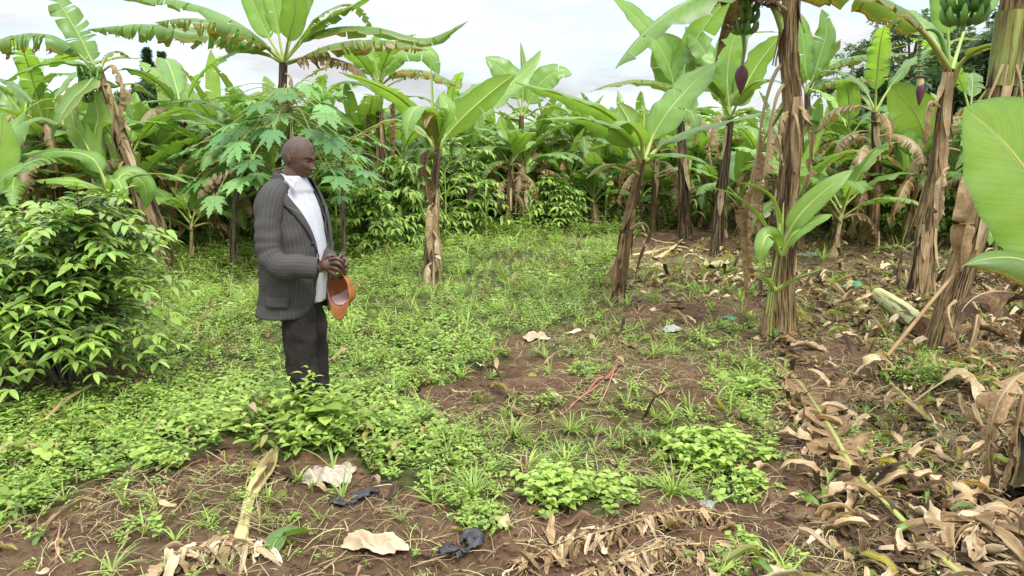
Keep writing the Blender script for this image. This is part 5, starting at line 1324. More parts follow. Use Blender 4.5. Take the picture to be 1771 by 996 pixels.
def interp_rings(R_, n):
    R_ = np.array(R_, float); t = np.linspace(0, 1, len(R_)); u = np.linspace(0, 1, n)
    # smooth interpolation
    out = []
    for k in range(R_.shape[1]):
        m_ = np.gradient(R_[:, k], t); i = np.clip(np.searchsorted(t, u, side='right') - 1, 0, len(t) - 2); h = t[i + 1] - t[i]; s = (u - t[i]) / h
        out.append((2 * s ** 3 - 3 * s ** 2 + 1) * R_[i, k] + (s ** 3 - 2 * s ** 2 + s) * h * m_[i] + (-2 * s ** 3 + 3 * s ** 2) * R_[i + 1, k] + (s ** 3 - s ** 2) * h * m_[i + 1])
    return np.stack(out, 1)
TR = [  # px, py, half depth, half width, near edge angle, far edge angle
 (503, 304, .070, .082, -62, 55), (500, 314, .092, .125, -56, 50), (498, 326, .112, .158, -47, 46), (498, 344, .134, .194, -33, 40), (502, 370, .155, .214, -20, 34), (508, 405, .168, .212, -11, 28), (511, 440, .176, .212, -8, 26), (512, 480, .176, .214, -8, 25), (510, 515, .174, .216, -9, 25), (509, 526, .174, .220, -15, 27), (508, 540, .175, .222, -30, 30)]
TR = interp_rings(TR, 46)
def torso_pt(r, th, off=0.0, ex=2.35):
    c = MP(r[0], r[1]); ct, st = math.cos(th), math.sin(th)
    k = (abs(ct) ** ex + abs(st) ** ex) ** (-1 / ex)
    return c + fwd * (r[2] + off) * ct * k + lat * (r[3] + off) * st * k
def jacket():
    g = Geo(); ns = 60; rows = []; Cs = []
    for r in TR:
        a0 = R(r[5]); a1 = 2 * PI + R(r[4]); th = np.linspace(a0, a1, ns)
        rows.append([torso_pt(r, t, .006) for t in th])
        base = TR[30]; arc = (th - PI) * .195
        Cs.append(np.stack([arc + 5.0, np.full(ns, r[1] / 300), np.zeros(ns), np.ones(ns)], -1))
    V = np.array(rows); C = np.array(Cs)
    ctr = np.array([MP(r[0], r[1]) for r in TR])[:, None]
    d = norm(V - ctr)
    w = wrinkle(V * [1, 1, .45], .014, 9.0) + wrinkle(V * [.6, .6, 2.0], .008, 10, 5)
    # drag folds radiating from the bent elbow
    py = TR[:, 1][:, None]; th = np.linspace(0, 1, ns)[None]
    w = w + .006 * np.sin(py * .22 + th * 22) * np.exp(-((py - 455) / 45) ** 2)
    V = V + d * w[..., None]
    g.add((V - OM).reshape(-1, 3), grid_faces(len(TR), ns), C.reshape(-1, 4))
    o = build('jacket', g, JACK, man); md = o.modifiers.new('thickness', 'SOLIDIFY'); md.thickness = .006; md.offset = 1
    # lapel strips folded over the front edges
    for side in (0, 1):
        q = Geo(); rr = TR[2:28]; n = len(rr); VV = []; CC = []
        for i, r in enumerate(rr):
            s = i / (n - 1); e = R(r[4 + side]); sg = -1 if side == 0 else 1
            wd = .02 + .068 * math.sin(PI * min(1, (1 - s) * 1.15) ** .8 * .62) * (1 if s > .12 else .75)
            wd *= (1 - s) ** .35
            row = []
            for j in range(5):
                f = j / 4; th = e + sg * f * wd / max(r[3], .1) - sg * .02
                row.append(torso_pt(r, th, .017 + .008 * math.sin(PI * f)))
            VV.append(row); CC.append([[7.003 + .02 * (s * 8 + j * .25) * .4, 0, 0, 1] for j in range(5)])
        q.add((np.array(VV) - OM).reshape(-1, 3), grid_faces(n, 5), np.array(CC).reshape(-1, 4)); l = build('lapel', q, JACK, o); l.modifiers.new('thickness', 'SOLIDIFY').thickness = .005
    # collar standing round the neck
    q = Geo(); VV = []; CC = []
    for i, (dz, off) in enumerate(((-.03, .008), (.006, .009), (.016, .013), (.006, .019), (-.025, .026))):
        r = TR[0]; row = []
        for th in np.linspace(R(62), 2 * PI - R(68), 40):
            p_ = torso_pt(r, th, off); row.append(p_ + [0, 0, dz + .012 * (-math.cos(th))])
        VV.append(row); CC.append([[.11, 0, 0, 1]] * 40)
    q.add((np.array(VV) - OM).reshape(-1, 3), grid_faces(5, 40), np.array(CC).reshape(-1, 4)); build('collar', q, JACK, o)
    # buttons and pocket flap
    for (k, th) in ((24, -16), (31, -15)):
        r = TR[k]; q = Geo(); c = torso_pt(r, R(th), .018) - OM
        blob(q, c, .009, .009, .009, nu=6, nv=10); build('button', q, simple('black_button', (.02, .02, .02), rough=.3), o)
    q = Geo(); VV = []
    for k in (34, 35, 36, 37):
        VV.append([torso_pt(TR[k], R(a_), .013 + .001 * (k - 34)) for a_ in np.linspace(-92, -52, 8)])
    q.add((np.array(VV) - OM).reshape(-1, 3), grid_faces(4, 8), [5.01, 0, 0, 1]); f_ = build('pocket_flap', q, JACK, o); f_.modifiers.new('thickness', 'SOLIDIFY').thickness = .004
    return o
jk = jacket()
def sleeve(pts, rad, name='sleeve', amp=.009, flat=1.0):
    g = Geo(); pp = spline(np.array([MP(*p) for p in pts]), 44); n = 44; T, S, N = frames(pp, (0.2, .2, 1.0)); ns = 26
    # keep frames consistent round the elbow
    S2 = [S[0]]
    for i in range(1, n + 1):
        s = S2[-1] - T[i] * np.dot(S2[-1], T[i]); S2.append(norm(s))
    S = np.array(S2); N = np.cross(S, T)
    t = np.linspace(0, 1, n + 1); r = np.interp(t, np.linspace(0, 1, len(rad)), rad); th = np.linspace(0, 2 * PI, ns, endpoint=False)
    V = pp[:, None] + S[:, None] * (np.cos(th) * r[:, None])[..., None] + N[:, None] * (np.sin(th) * r[:, None] * flat)[..., None]
    d = norm(V - pp[:, None])
    w = wrinkle(V, amp, 11.0, 3) + .003 * np.sin(t * 75)[:, None] * np.exp(-((t - .5) / .16) ** 2)[:, None] * (1 + np.cos(th - 1.0)) + .0015 * np.sin(t[:, None] * 90 + th * 2) * (t[:, None] > .55)
    V = V + d * w[..., None]
    C = np.zeros(V.shape[:2] + (4,)); C[..., 0] = 3 + np.abs(th - PI)[None] * .072; C[..., 3] = 1
    g.add((V - OM).reshape(-1, 3), grid_faces(n + 1, ns, True), C.reshape(-1, 4))
    o = build(name, g, JACK, jk); md = o.modifiers.new('thickness', 'SOLIDIFY'); md.thickness = .006; md.offset = -1
    return o
sleeve([(486, 324, -.10), (471, 344, -.175), (464, 388, -.225), (465, 434, -.25), (484, 460, -.29), (518, 462, -.31), (550, 464, -.30)], [.050, .070, .068, .064, .067, .064, .060, .058])
sleeve([(512, 322, .10), (520, 345, .16), (538, 388, .16), (551, 426, .11), (567, 450, .0), (583, 456, -.07)], [.05, .072, .066, .060, .054, .048])
# shirt
g = Geo(); ns = 30; rows = []
RS = [r for r in TR if r[1] <= 519]
for r in RS:
    k = .012 if r[1] > 330 else .004
    rows.append([torso_pt(r, t, -k) for t in np.linspace(R(-95), R(95), ns)])
V = np.array(rows); V = V + norm(V - np.array([MP(r[0], r[1]) for r in RS])[:, None]) * wrinkle(V * [1, 1, .4], .008, 12, 9)[..., None]
g.add((V - OM).reshape(-1, 3), grid_faces(len(RS), ns), [0, 0, 0, 1]); sh_ = build('shirt', g, SHIRT, man); sh_.modifiers.new('thickness', 'SOLIDIFY').thickness = .003
g = Geo(); rows = []
for r in RS[6:]:
    rows.append([torso_pt(r, R(a_), -.006 if abs(a_ - 9) < 5 else -.011) for a_ in (1, 5, 9, 13, 17)])
g.add((np.array(rows) - OM).reshape(-1, 3), grid_faces(len(rows), 5), [0, 0, 0, 1]); build('placket', g, SHIRT, sh_)
def quad_sheet(name, c, mat, parent, n=6, thick=.003, puff=.006):
    """c: four world corners, bilinear sheet slightly cushioned"""
    c = [np.array(x) for x in c]; u, v = np.meshgrid(np.linspace(0, 1, n), np.linspace(0, 1, n))
    V = (1 - v)[..., None] * ((1 - u)[..., None] * c[0] + u[..., None] * c[1]) + v[..., None] * ((1 - u)[..., None] * c[3] + u[..., None] * c[2])
    nn = norm(np.cross(c[1] - c[0], c[3] - c[0])); V = V + nn * (puff * np.sin(u * PI) * np.sin(v * PI))[..., None]
    g = Geo(); g.add((V - OM).reshape(-1, 3), grid_faces(n, n), [0, 0, 0, 1]); o = build(name, g, mat, parent); o.modifiers.new('t', 'SOLIDIFY').thickness = thick; return o
quad_sheet('collar_point', [MP(485, 299, -.095), MP(515, 313, -.155), MP(507, 327, -.165), MP(493, 310, -.12)], SHIRT, sh_)
# trousers
g = Geo()
def legloft(g, pts, rad, ns=24, amp=.018, flat=.9):
    pp = spline(np.array(pts), 34); n = 34; t = np.linspace(0, 1, n + 1); r = np.interp(t, np.linspace(0, 1, len(rad)), rad); th = np.linspace(0, 2 * PI, ns, endpoint=False)
    r[0] = r[-1] = .002; pp[0] = pp[1]; pp[-1] = pp[-2]
    V = pp[:, None] + fwd * (np.cos(th) * r[:, None])[..., None] + lat * (np.sin(th) * r[:, None] * flat)[..., None]
    crease = .012 * np.exp(-(np.minimum(th, 2 * PI - th) / .22) ** 2)
    V = V + norm(V - pp[:, None]) * ((wrinkle(V * [1, 1, .7], amp, 12, 7) + crease[None] + .003 * np.sin(t[:, None] * 50 + th) * (t[:, None] > .6)) * (r[:, None] > .01))[..., None]
    g.add((V - OM).reshape(-1, 3), grid_faces(n + 1, ns, True), [0, 0, 0, 1])
legloft(g, [MP(515, 512, -.06), MP(517, 560, -.085), MP(519, 610, -.08), MP(526, 665, -.07), MP(530, 738, -.07)], [.100, .104, .100, .092, .082, .075])
legloft(g, [MP(526, 512, .06), MP(536, 560, .085), MP(541, 610, .08), MP(545, 665, .07), MP(548, 732, .07)], [.100, .100, .096, .086, .075, .070])
tr = build('trousers', g, TROU, man)
rm = tr.modifiers.new('join', 'REMESH'); rm.mode = 'VOXEL'; rm.voxel_size = .007; rm.use_smooth_shade = True
sm = tr.modifiers.new('smooth', 'SMOOTH'); sm.iterations = 2; sm.factor = .5
SHOE = simple('black_leather', (.02, .018, .016), rough=.35, bump=.1)
for c, dy in ((532, -.07), (551, .07)):
    g = Geo(); p0 = MP(c, 757 if dy < 0 else 750, dy) - OM
    def sf(V):
        V = V.copy(); V[..., 2] = np.maximum(V[..., 2], -.035); V[..., 1] *= (1 + .15 * (V[..., 0] > 0)); V[..., 2] *= np.where(V[..., 0] > 0, 1 - V[..., 0] * 3.2, 1); return V
    blob(g, p0 + fwd * .05 + [0, 0, .04], .145, .048, .055, nu=10, nv=18, rot=-ga, f=sf); build('shoe', g, SHOE, man)

# body: one continuous surface grown from head, neck, trunk, limbs and fingers
g = Geo()
yaw, pit = R(14), R(18)
hf = np.array([math.cos(yaw) * math.cos(pit), -math.sin(yaw) * math.cos(pit), -math.sin(pit)]); hl = np.array([math.sin(yaw), math.cos(yaw), 0]); hu = np.cross(hf, hl)
HC = MP(515.5, 271, 0)
def HW(p_): p_ = np.asarray(p_, float); return HC + p_[..., 0:1] * hf + p_[..., 1:2] * hl + p_[..., 2:3] * hu
def gs(x, s): return np.exp(-(x / s) ** 2)
def head_shape(off=0.0, nu=70, nv=96):
    u = np.linspace(.03, PI - .03, nu); v = np.linspace(0, 2 * PI, nv, endpoint=False)
    d = np.stack([np.sin(u)[:, None] * np.cos(v), np.sin(u)[:, None] * np.sin(v), np.cos(u)[:, None] * np.ones(nv)], -1)
    p_ = d * [.097, .077, .116]
    x, y, z = p_[..., 0], p_[..., 1], p_[..., 2]
    low = np.clip(-z / .116, 0, 1)
    y = y * (1 - .22 * low ** 1.3) * (1 + .05 * gs(z - .05, .05) * (x < .02))
    y = np.sign(y) * np.abs(y) ** 1.0
    back = np.clip(-x / .09, 0, 1)
    x = x + back * low ** 1.2 * .045
    x = x - .010 * back * gs(z + .02, .05) * 0
    fr = np.clip(d[..., 0] * 1.6, 0, 1)
    x = x + fr * low * .018                                      # flatter, fuller face
    x = x + fr * (.007 * gs(z - .020, .012) * gs(y, .052)        # brow
                  - .013 * gs(z - .002, .013) * gs(np.abs(y) - .032, .017)  # sockets
                  + .009 * gs(z + .032, .020) * gs(np.abs(y) - .045, .020)  # cheeks
                  + (.004 + .013 * np.clip((.010 - z) / .045, 0, 1)) * gs(y, .0150) * (z < .016) * (z > -.046)
                  + .014 * gs(z + .036, .013) * gs(y, .019) + .007 * gs(z + .039, .010) * gs(np.abs(y) - .017, .010)       # nose tip and wings
                  + .017 * gs(z + .0635, .0080) * gs(y, .027) + .016 * gs(z + .0815, .0080) * gs(y, .024) - .006 * gs(z + .0725, .0030) * gs(y, .028)
                  - .006 * gs(z + .092, .006) * gs(y, .02) + .015 * gs(z + .108, .016) * gs(y, .030))
    # jaw width
    y = y + np.sign(y) * .006 * gs(z + .075, .03) * gs(x - .03, .04)
    q_ = np.stack([x, y, z], -1)
    return q_ + d * off, d
hp, hd = head_shape()
g.add((HW(hp) - OM).reshape(-1, 3), grid_faces(hp.shape[0], hp.shape[1], True))
for sg in (1, -1):   # ears
    c = np.array([-.010, .074 * sg, -.012]); a = np.linspace(-.3, 2 * PI - 1.0, 14)
    ring = np.stack([c[0] + .003 - .016 * np.cos(a) * 1.0, c[1] + sg * (.008 + .006 * np.clip(np.cos(a), 0, 1)), c[2] + .030 * np.sin(a)], -1)
    tube(g, HW(ring) - OM, .0062, ns=8, n=26)
    blob(g, (HW(c + [.0, .003 * sg, 0]) - OM)[0] if False else (HW(c + np.array([.0, .002 * sg, 0])) - OM).ravel(), .012, .010, .026, nu=6, nv=8)
def limb(pts, rad, n=20, ns=16): tube(g, np.array(pts) - OM, rad, ns=ns, n=n, cap=True)
limb([MP(507, 345, 0), MP(505, 318, 0), MP(509, 296, 0), MP(512, 280)], [.075, .068, .060, .055])
limb([MP(500, 322, 0), MP(503, 345, 0), MP(510, 410), MP(513, 460), MP(516, 515)], [.06, .11, .13, .13, .09], ns=20)
for sgn, sh0 in ((-1, (480, 336, -.13)), (1, (512, 336, .13))):
    limb([MP(497, 335, 0), MP(*sh0)], [.07, .062], n=6)
limb([MP(476, 338, -.15), MP(462, 385, -.22), MP(460, 440, -.25), MP(505, 462, -.29), MP(556, 463, -.29)], [.055, .048, .042, .038, .027])
limb([MP(518, 340, .14), MP(538, 388, .16), MP(551, 428, .11), MP(568, 450, .0), MP(590, 455, -.08)], [.055, .045, .04, .034, .026])
limb([MP(514, 500, -.05), MP(517, 560, -.08), MP(520, 615, -.08), MP(526, 670, -.07), MP(531, 745, -.07)], [.075, .07, .055, .05, .04])
limb([MP(530, 500, .05), MP(536, 560, .08), MP(542, 615, .08), MP(546, 670, .07), MP(549, 740, .07)], [.075, .07, .055, .05, .04])
for sg in (1, -1):   # eyelids
    tube(g, HW(np.array([[.0830, .017 * sg, .001], [.0880, .025 * sg, .0065], [.0850, .036 * sg, .0065], [.0755, .045 * sg, .000]])) - OM, .0036, ns=8, n=14)
    tube(g, HW(np.array([[.0830, .017 * sg, -.001], [.0860, .026 * sg, -.0065], [.0835, .036 * sg, -.0060], [.0755, .045 * sg, -.001]])) - OM, .0030, ns=8, n=14)
# near hand: back of the hand towards the camera, fingers reaching forward and closing on the cap strap
def hand(palm, kn, fingers, thumb, pr=(.026, .034, .030), fr=.0098):
    tube(g, np.array(palm) - OM, pr, ns=14, n=10, flat=.62, up=(0, -1, .2), cap=True)
    for k_, f_ in enumerate(fingers): tube(g, np.array(f_) - OM, [fr * 1.05, fr, fr * .95, fr * .72], ns=10, n=14, cap=True)
    tube(g, np.array(thumb) - OM, [fr * 1.3, fr * 1.15, fr * .8], ns=10, n=12, cap=True)
hand([MP(550, 462, -.29), MP(560, 459, -.30), MP(572, 457, -.30), MP(578, 458, -.29)], None,
     [[MP(570, 449, -.31), MP(583, 447, -.33), MP(593, 454, -.32), MP(594, 464, -.29)],
      [MP(572, 456, -.315), MP(584, 455, -.345), MP(592, 463, -.33), MP(590, 472, -.30)],
      [MP(571, 463, -.31), MP(581, 464, -.34), MP(588, 471, -.33), MP(586, 478, -.30)],
      [MP(568, 469, -.30), MP(576, 472, -.325), MP(582, 478, -.32), MP(580, 483, -.29)]],
     [MP(558, 452, -.30), MP(567, 443, -.30), MP(577, 442, -.29), MP(585, 446, -.28)])
hand([MP(592, 455, -.08), MP(593, 454, -.13), MP(592, 455, -.18), MP(590, 457, -.20)], None,
     [[MP(596, 449, -.19), MP(600, 452, -.25), MP(597, 459, -.28), MP(592, 462, -.27)],
      [MP(597, 457, -.19), MP(601, 461, -.24), MP(597, 468, -.27), MP(591, 470, -.26)],
      [MP(596, 464, -.18), MP(599, 469, -.23), MP(594, 475, -.25), MP(588, 476, -.25)],
      [MP(593, 470, -.17), MP(595, 475, -.21), MP(590, 481, -.23), MP(585, 481, -.23)]],
     [MP(588, 447, -.15), MP(590, 441, -.21), MP(588, 443, -.26), MP(585, 450, -.27)])
body = build('body', g, SKIN, man)
rm = body.modifiers.new('join', 'REMESH'); rm.mode = 'VOXEL'; rm.voxel_size = .0030; rm.use_smooth_shade = True
sm = body.modifiers.new('smooth', 'SMOOTH'); sm.iterations = 3; sm.factor = .5
# eyes, eyebrows, moustache stubble, cropped hair
EYE = simple('shaded_eye_white', (.20, .15, .12), rough=.35, var=.05); IRIS = simple('dark_iris', (.012, .008, .006), rough=.15)  # eyeball white coloured dark to stand in for shade in the socket
for sg in (1, -1):
    g = Geo(); c = (HW(np.array([.0760, .031 * sg, .000])) - OM).ravel(); blob(g, c, .0105, .0105, .0062, nu=10, nv=14)
    e_ = build('eye', g, EYE, man)
    g = Geo(); c2 = (HW(np.array([.0845, .0300 * sg, -.001])) - OM).ravel(); blob(g, c2, .0045, .0045, .0042, nu=6, nv=10); build('iris', g, IRIS, e_)
    g = Geo(); tube(g, HW(np.array([[.0955, .013 * sg, .0130], [.0945, .025 * sg, .0175], [.0865, .041 * sg, .0185], [.0765, .051 * sg, .013]])) - OM, [.0022, .0034, .0028, .0015], ns=6, n=10)
    build('eyebrow', g, simple('black_hair', (.012, .010, .010), rough=.9, scale=90), man)
hp2, hd2 = head_shape(off=.0009, nu=180, nv=260)
keep = (hp2[..., 2] > .028 + .9 * np.clip(hp2[..., 0] - .03, 0, 1)) | ((hp2[..., 0] < -.004) & (hp2[..., 2] > -.050)) | ((hp2[..., 0] < .018) & (hp2[..., 2] > .0))
edge_ = np.zeros(keep.shape)
for dx_ in range(-7, 8):
    for dy_ in range(-7, 8): edge_ += np.roll(np.roll(keep, dx_, 0), dy_, 1)
keep = rng.random(keep.shape) < ((edge_ / 225 - .30) * 1.9)
F = grid_faces(hp2.shape[0], hp2.shape[1], True); kf = keep.reshape(-1)[F].sum(1) >= 3
g = Geo(); g.add((HW(hp2) - OM).reshape(-1, 3), F[kf])
g.V[0] = g.V[0]
build('cropped_hair', g, simple('shaved_scalp', (.105, .072, .058), rough=.6, col2=(.068, .046, .037), scale=55, bump=.5, dist=.001), man)

# ------------------------------------------------------------------ orange cap hanging from his fingers
cc = P(584, 503, YM - .25)
cap_t = thing('baseball_cap', 'orange cap with pale pink lining hanging brim down from the hands of the man', 'cap', cc)
eb = norm(np.array([.03, 0.0, -1.0])); eu = norm(np.array([.42, .90, .12])); eu = norm(eu - eb * np.dot(eu, eb)); es = np.cross(eu, eb)
ORANGE = cloth_mat('orange_cotton', (.33, .135, .042), var=.25, rough=.85); PINK = cloth_mat('pale_pink_lining', (.50, .33, .33), var=.08); BROWN = cloth_mat('brown_band', (.22, .10, .08), var=.1)
def CW(a, b, c): return eb * a + es * b + eu * c
def dome(rx, ry, rz, a0=0, a1=2 * PI, u1=PI / 2, nu=14, nv=40, w=0.0):
    V = []
    for u in np.linspace(.0, u1, nu):
        V.append([CW(rx * math.sin(u) * math.cos(v), ry * math.sin(u) * math.sin(v), rz * math.cos(u)) for v in np.linspace(a0, a1, nv)])
    return np.array(V)
g = Geo(); V = dome(.092, .078, .112); V = V + norm(V) * wrinkle(V, .010, 13, 2)[..., None]; g.add(V.reshape(-1, 3), grid_faces(14, 40)); cr_ = build('crown', g, ORANGE, cap_t); cr_.modifiers.new('t', 'SOLIDIFY').thickness = .003
g = Geo(); V = dome(.084, .070, .103, -1.05, 1.05, u1=PI / 2 * .93); V = V + norm(V) * wrinkle(V, .009, 13, 2)[..., None]; g.add(V.reshape(-1, 3), grid_faces(14, 40)); build('lining', g, PINK, cap_t)
g = Geo(); V = np.array([CW(.083 * math.sin(u), .002 * k, .102 * math.cos(u)) * .985 for u in np.linspace(.1, 1.5, 12) for k in (-2, 2)]); g.add(V, grid_faces(12, 2)); build('seam_tape', g, BROWN, cap_t)
g = Geo(); V = []
for v in np.linspace(.0, 2 * PI, 48):
    V.append([CW(.090 * math.cos(v) * k, .076 * math.sin(v) * k, h) for k, h in ((.985, .0), (.955, .006), (.93, .026))])
g.add(np.array(V).reshape(-1, 3), grid_faces(48, 3)); build('sweatband', g, BROWN, cap_t)
g = Geo(); V = []
for i, s in enumerate(np.linspace(0, 1, 9)):
    row = []
    for v in np.linspace(-1.12, 1.12, 25):
        ext = .074 * s * math.cos(v / 1.12 * PI / 2) ** .55
        x = .090 * math.cos(v) + ext; y = .077 * math.sin(v) * (1 + .02 * s)
        row.append(CW(x, y, -.004 + .024 * s * (1 - (v / 1.12) ** 2) * -.25 + .30 * (y ** 2) * 6 * s * .9))
    V.append(row)
g.add(np.array(V).reshape(-1, 3), grid_faces(9, 25)); br_ = build('brim', g, ORANGE, cap_t); br_.modifiers.new('t', 'SOLIDIFY').thickness = .004
g = Geo(); tube(g, np.array([CW(-.086, -.045, .004), CW(-.112, -.02, .006), CW(-.118, 0, .008), CW(-.112, .02, .006), CW(-.086, .045, .004)]), [.006, .006, .006], ns=8, n=14, flat=.5); build('strap', g, ORANGE, cap_t)
# ------------------------------------------------------------------ things lying about
def crumple(name, label, cat, at_, size, mat, h=.03, rz=0.0, seed=0.0, n=48, sc=9.0, ragged=.25, fold=.0, group=None, drape=.6, thick=.0012):
    u, v = np.meshgrid(np.linspace(-1, 1, n), np.linspace(-1, 1, n))
    rr = np.maximum(abs(u), abs(v)) + 1e-6; k = rr / np.sqrt(u * u + v * v + 1e-9); k = np.where(rr < 1e-3, 1, k)
    x = u * (.5 + .5 * k); y = v * (.5 + .5 * k)
    ang = np.arctan2(y, x); w = 1 + ragged * (np.sin(ang * 3 + seed) * .35 + np.sin(ang * 5 + seed * 2) * .25 + np.sin(ang * 9 + seed * 3) * .12)
    X = x * w * size[0] / 2; Y = y * w * size[1] / 2
    Z = np.zeros_like(X)
    for i in range(n):
        for j in range(n):
            p_ = Vector((X[i, j] * sc + seed, Y[i, j] * sc, seed))
            Z[i, j] = (1 - abs(mnoise.noise(p_)) * 2.0) * h * .6 + (1 - abs(mnoise.noise(p_ * 2.3)) * 2) * h * .35 + mnoise.noise(p_ * 5) * h * .15
    q_ = np.random.default_rng(int(seed * 10)); c_ = 6; H_ = q_.random((c_ + 1, c_ + 1)) * h; H_[[0, -1]] *= .35; H_[:, [0, -1]] *= .35
    uu = (u + 1) / 2 * c_ + .35 * np.sin(v * 3 + seed); vv_ = (v + 1) / 2 * c_ + .35 * np.sin(u * 4 + seed); uu = np.clip(uu, 0, c_ - 1e-6); vv_ = np.clip(vv_, 0, c_ - 1e-6)
    i_, j_ = uu.astype(int), vv_.astype(int); fu, fv = uu - i_, vv_ - j_
    A_, B_, C_, D_ = H_[i_, j_], H_[i_ + 1, j_], H_[i_, j_ + 1], H_[i_ + 1, j_ + 1]
    tri = np.where(fu + fv < 1, A_ + (B_ - A_) * fu + (C_ - A_) * fv, D_ + (C_ - D_) * (1 - fu) + (B_ - D_) * (1 - fv))
    Z = tri + Z * .18 + .006; Z = np.maximum(Z, .004)
    cx, sx_ = math.cos(rz), math.sin(rz)
    V = np.stack([X * cx - Y * sx_, X * sx_ + Y * cx, Z], -1).reshape(-1, 3)
    b = G(*at_) if len(at_) == 2 else np.array(at_)
    V[:, 2] += terr(V[:, 0] + b[0], V[:, 1] + b[1]) - b[2]
    g = Geo(); g.add(V, grid_faces(n, n), [0, 0, .5, .5]); o = build(name, g, mat, loc=b)
    md = o.modifiers.new('thickness', 'SOLIDIFY'); md.thickness = thick; md.offset = 1
    return tag(o, label, cat, group)
M_BAGT = simple('dirty_translucent_plastic', (.62, .54, .44), rough=.35, spec=.5, col2=(.45, .36, .28), scale=14, trans=.25, tcol=(.6, .45, .33))
M_BAGP = simple('tan_plastic_sheet', (.55, .42, .28), rough=.55, spec=.4, col2=(.40, .29, .18), scale=9)
M_BLK = simple('black_plastic_film', (.05, .052, .058), rough=.4, spec=.5, col2=(.02, .02, .022), scale=25)
M_GRNP = simple('green_plastic', (.06, .30, .17), rough=.4, spec=.5, col2=(.03, .18, .10))
M_CLR = simple('pale_plastic_film', (.55, .58, .58), rough=.3, spec=.6, col2=(.35, .36, .35), trans=.3)
crumple('plastic_bag', 'pale dirty plastic bag puffed up on the bare soil, larger of a pair', 'plastic bag', (567, 833), (.235, .17), M_BAGT, h=.06, rz=-.2, seed=1.3, ragged=.1, drape=.75)
crumple('plastic_scrap', 'small flattened pale plastic scrap directly behind the puffed pale bag', 'plastic scrap', (592, 817), (.15, .10), M_BAGT, h=.03, rz=-.1, seed=4.1)
crumple('plastic_sheet', 'crumpled tan plastic sheet on soil with folded corners, nearest to the camera', 'plastic sheet', (648, 948), (.27, .13), M_BAGP, h=.06, rz=-.15, seed=7.7, sc=11, drape=.7)
def twist_film(name, label, pts, w, mat):
    b = G(*pts[0][:2]); pp = np.array([G(p_[0], p_[1], p_[2] if len(p_) > 2 else .015) for p_ in pts]) - b; g = Geo(); q = spline(pp, 30); T, S, N = frames(q)
    VV = []
    for i in range(31):
        tw = i * .35; ww = w * (.55 + .5 * abs(math.sin(i * .23 + 1))); row = []
        for j in np.linspace(-1, 1, 7):
            row.append(q[i] + S[i] * ww * j * math.cos(tw * .5) + N[i] * (ww * (abs(math.sin(j * 3 + tw)) * .6) + .004) + rng.normal(0, .0025, 3))
        VV.append(row)
    g.add(np.array(VV).reshape(-1, 3), grid_faces(31, 7), [0, 0, .5, .5]); o = build(name, g, mat, loc=b); o.modifiers.new('t', 'SOLIDIFY').thickness = .001
    return tag(o, label, 'plastic film')
twist_film('plastic_film', 'twisted strip of black plastic film just in front of the puffed pale bag', [(578, 872), (590, 882), (610, 878), (630, 862), (652, 858), (648, 872)], .036, M_BLK)
twist_film('plastic_film', 'crumpled black plastic film beside the dead leaf heap, nearest black piece', [(765, 958), (785, 962), (800, 945), (815, 935), (822, 950), (805, 965), (790, 975)], .042, M_BLK)
twist_film('plastic_film', 'long flat dark grey plastic strip among the litter below the leaning trunk', [(1588, 728), (1605, 745), (1622, 762), (1640, 778)], .028, M_BLK)
crumple('crumpled_paper', 'pale crumpled paper at the upper edge of the reddish mound', 'paper', (926, 588), (.22, .17), simple('stained_paper', (.58, .42, .30), rough=.9, col2=(.42, .28, .18), scale=10), h=.06, seed=3.0, rz=.4)
crumple('plastic_scrap', 'clear crumpled plastic on the dark soil below the leaning young plant', 'plastic scrap', (1162, 572), (.17, .14), M_CLR, h=.04, seed=5.2, rz=.7)
crumple('plastic_scrap', 'green crumpled plastic bag among the litter near the flowering banana', 'plastic bag', (1476, 497), (.30, .24), M_GRNP, h=.08, seed=6.1, rz=.3)
crumple('plastic_scrap', 'small flat green plastic scrap right of the clear plastic', 'plastic scrap', (1262, 551), (.12, .12), M_GRNP, h=.02, seed=8.1, rz=.9)
crumple('plastic_scrap', 'whitish blue plastic wrapper behind the blackened trunk', 'plastic scrap', (1398, 443), (.42, .30), M_CLR, h=.05, seed=9.4)
crumple('plastic_scrap', 'white plastic scrap among the litter at the foot of the dark slanted trunk', 'plastic scrap', (1222, 878), (.07, .05), M_CLR, h=.03, seed=2.4, rz=-.6)
crumple('plastic_scrap', 'tan crumpled bag lying left of the long shredded dead leaves', 'plastic bag', (1240, 462), (.36, .28), M_BAGP, h=.10, seed=12.4, rz=.5)
crumple('plastic_scrap', 'pale wrapper on the soil right of the leaning young plant, farthest wrapper', 'plastic scrap', (1135, 462), (.30, .22), M_BAGP, h=.05, seed=11.4, rz=1.5)
# stalks
M_STALK = stem_mat('fallen_stalk', (.24, .15, .08), (.52, .37, .15), (.68, .53, .24), (.66, .56, .24), sx=2.5, sy=1.6, dark=.36, rough=.6)
def stalk(name, label, pts, rad, flat=.6, cat='stalk', mat=None, group=None, age=.85, cap=True):
    b = G(*pts[0][:2]); q = np.array([G(p_[0], p_[1], p_[2] if len(p_) > 2 else .02) for p_ in pts]) - b
    g = Geo(); tube(g, q, rad, ns=10, n=26, C=(0, 0, rng.random(), age), flat=flat, lump=.14, cap=cap); o = build(name, g, mat or M_STALK, loc=b); return tag(o, label, cat, group)
stalk('fallen_stalk', 'yellowish banana leaf stalk lying on the soil pointing at the feet of the man', [(477, 786, .035), (462, 820, .04), (448, 842, .035), (432, 870, .02), (424, 905, .02), (414, 952, .025)], [.018, .042, .046, .036, .026, .024, .028, .034], flat=.6)
stalk('fallen_stalk', 'pale dry stalk lying in the weeds below the big coffee shrub', [(84, 752, .10), (120, 722, .12), (158, 692, .10)], [.012, .018, .016], flat=.5)
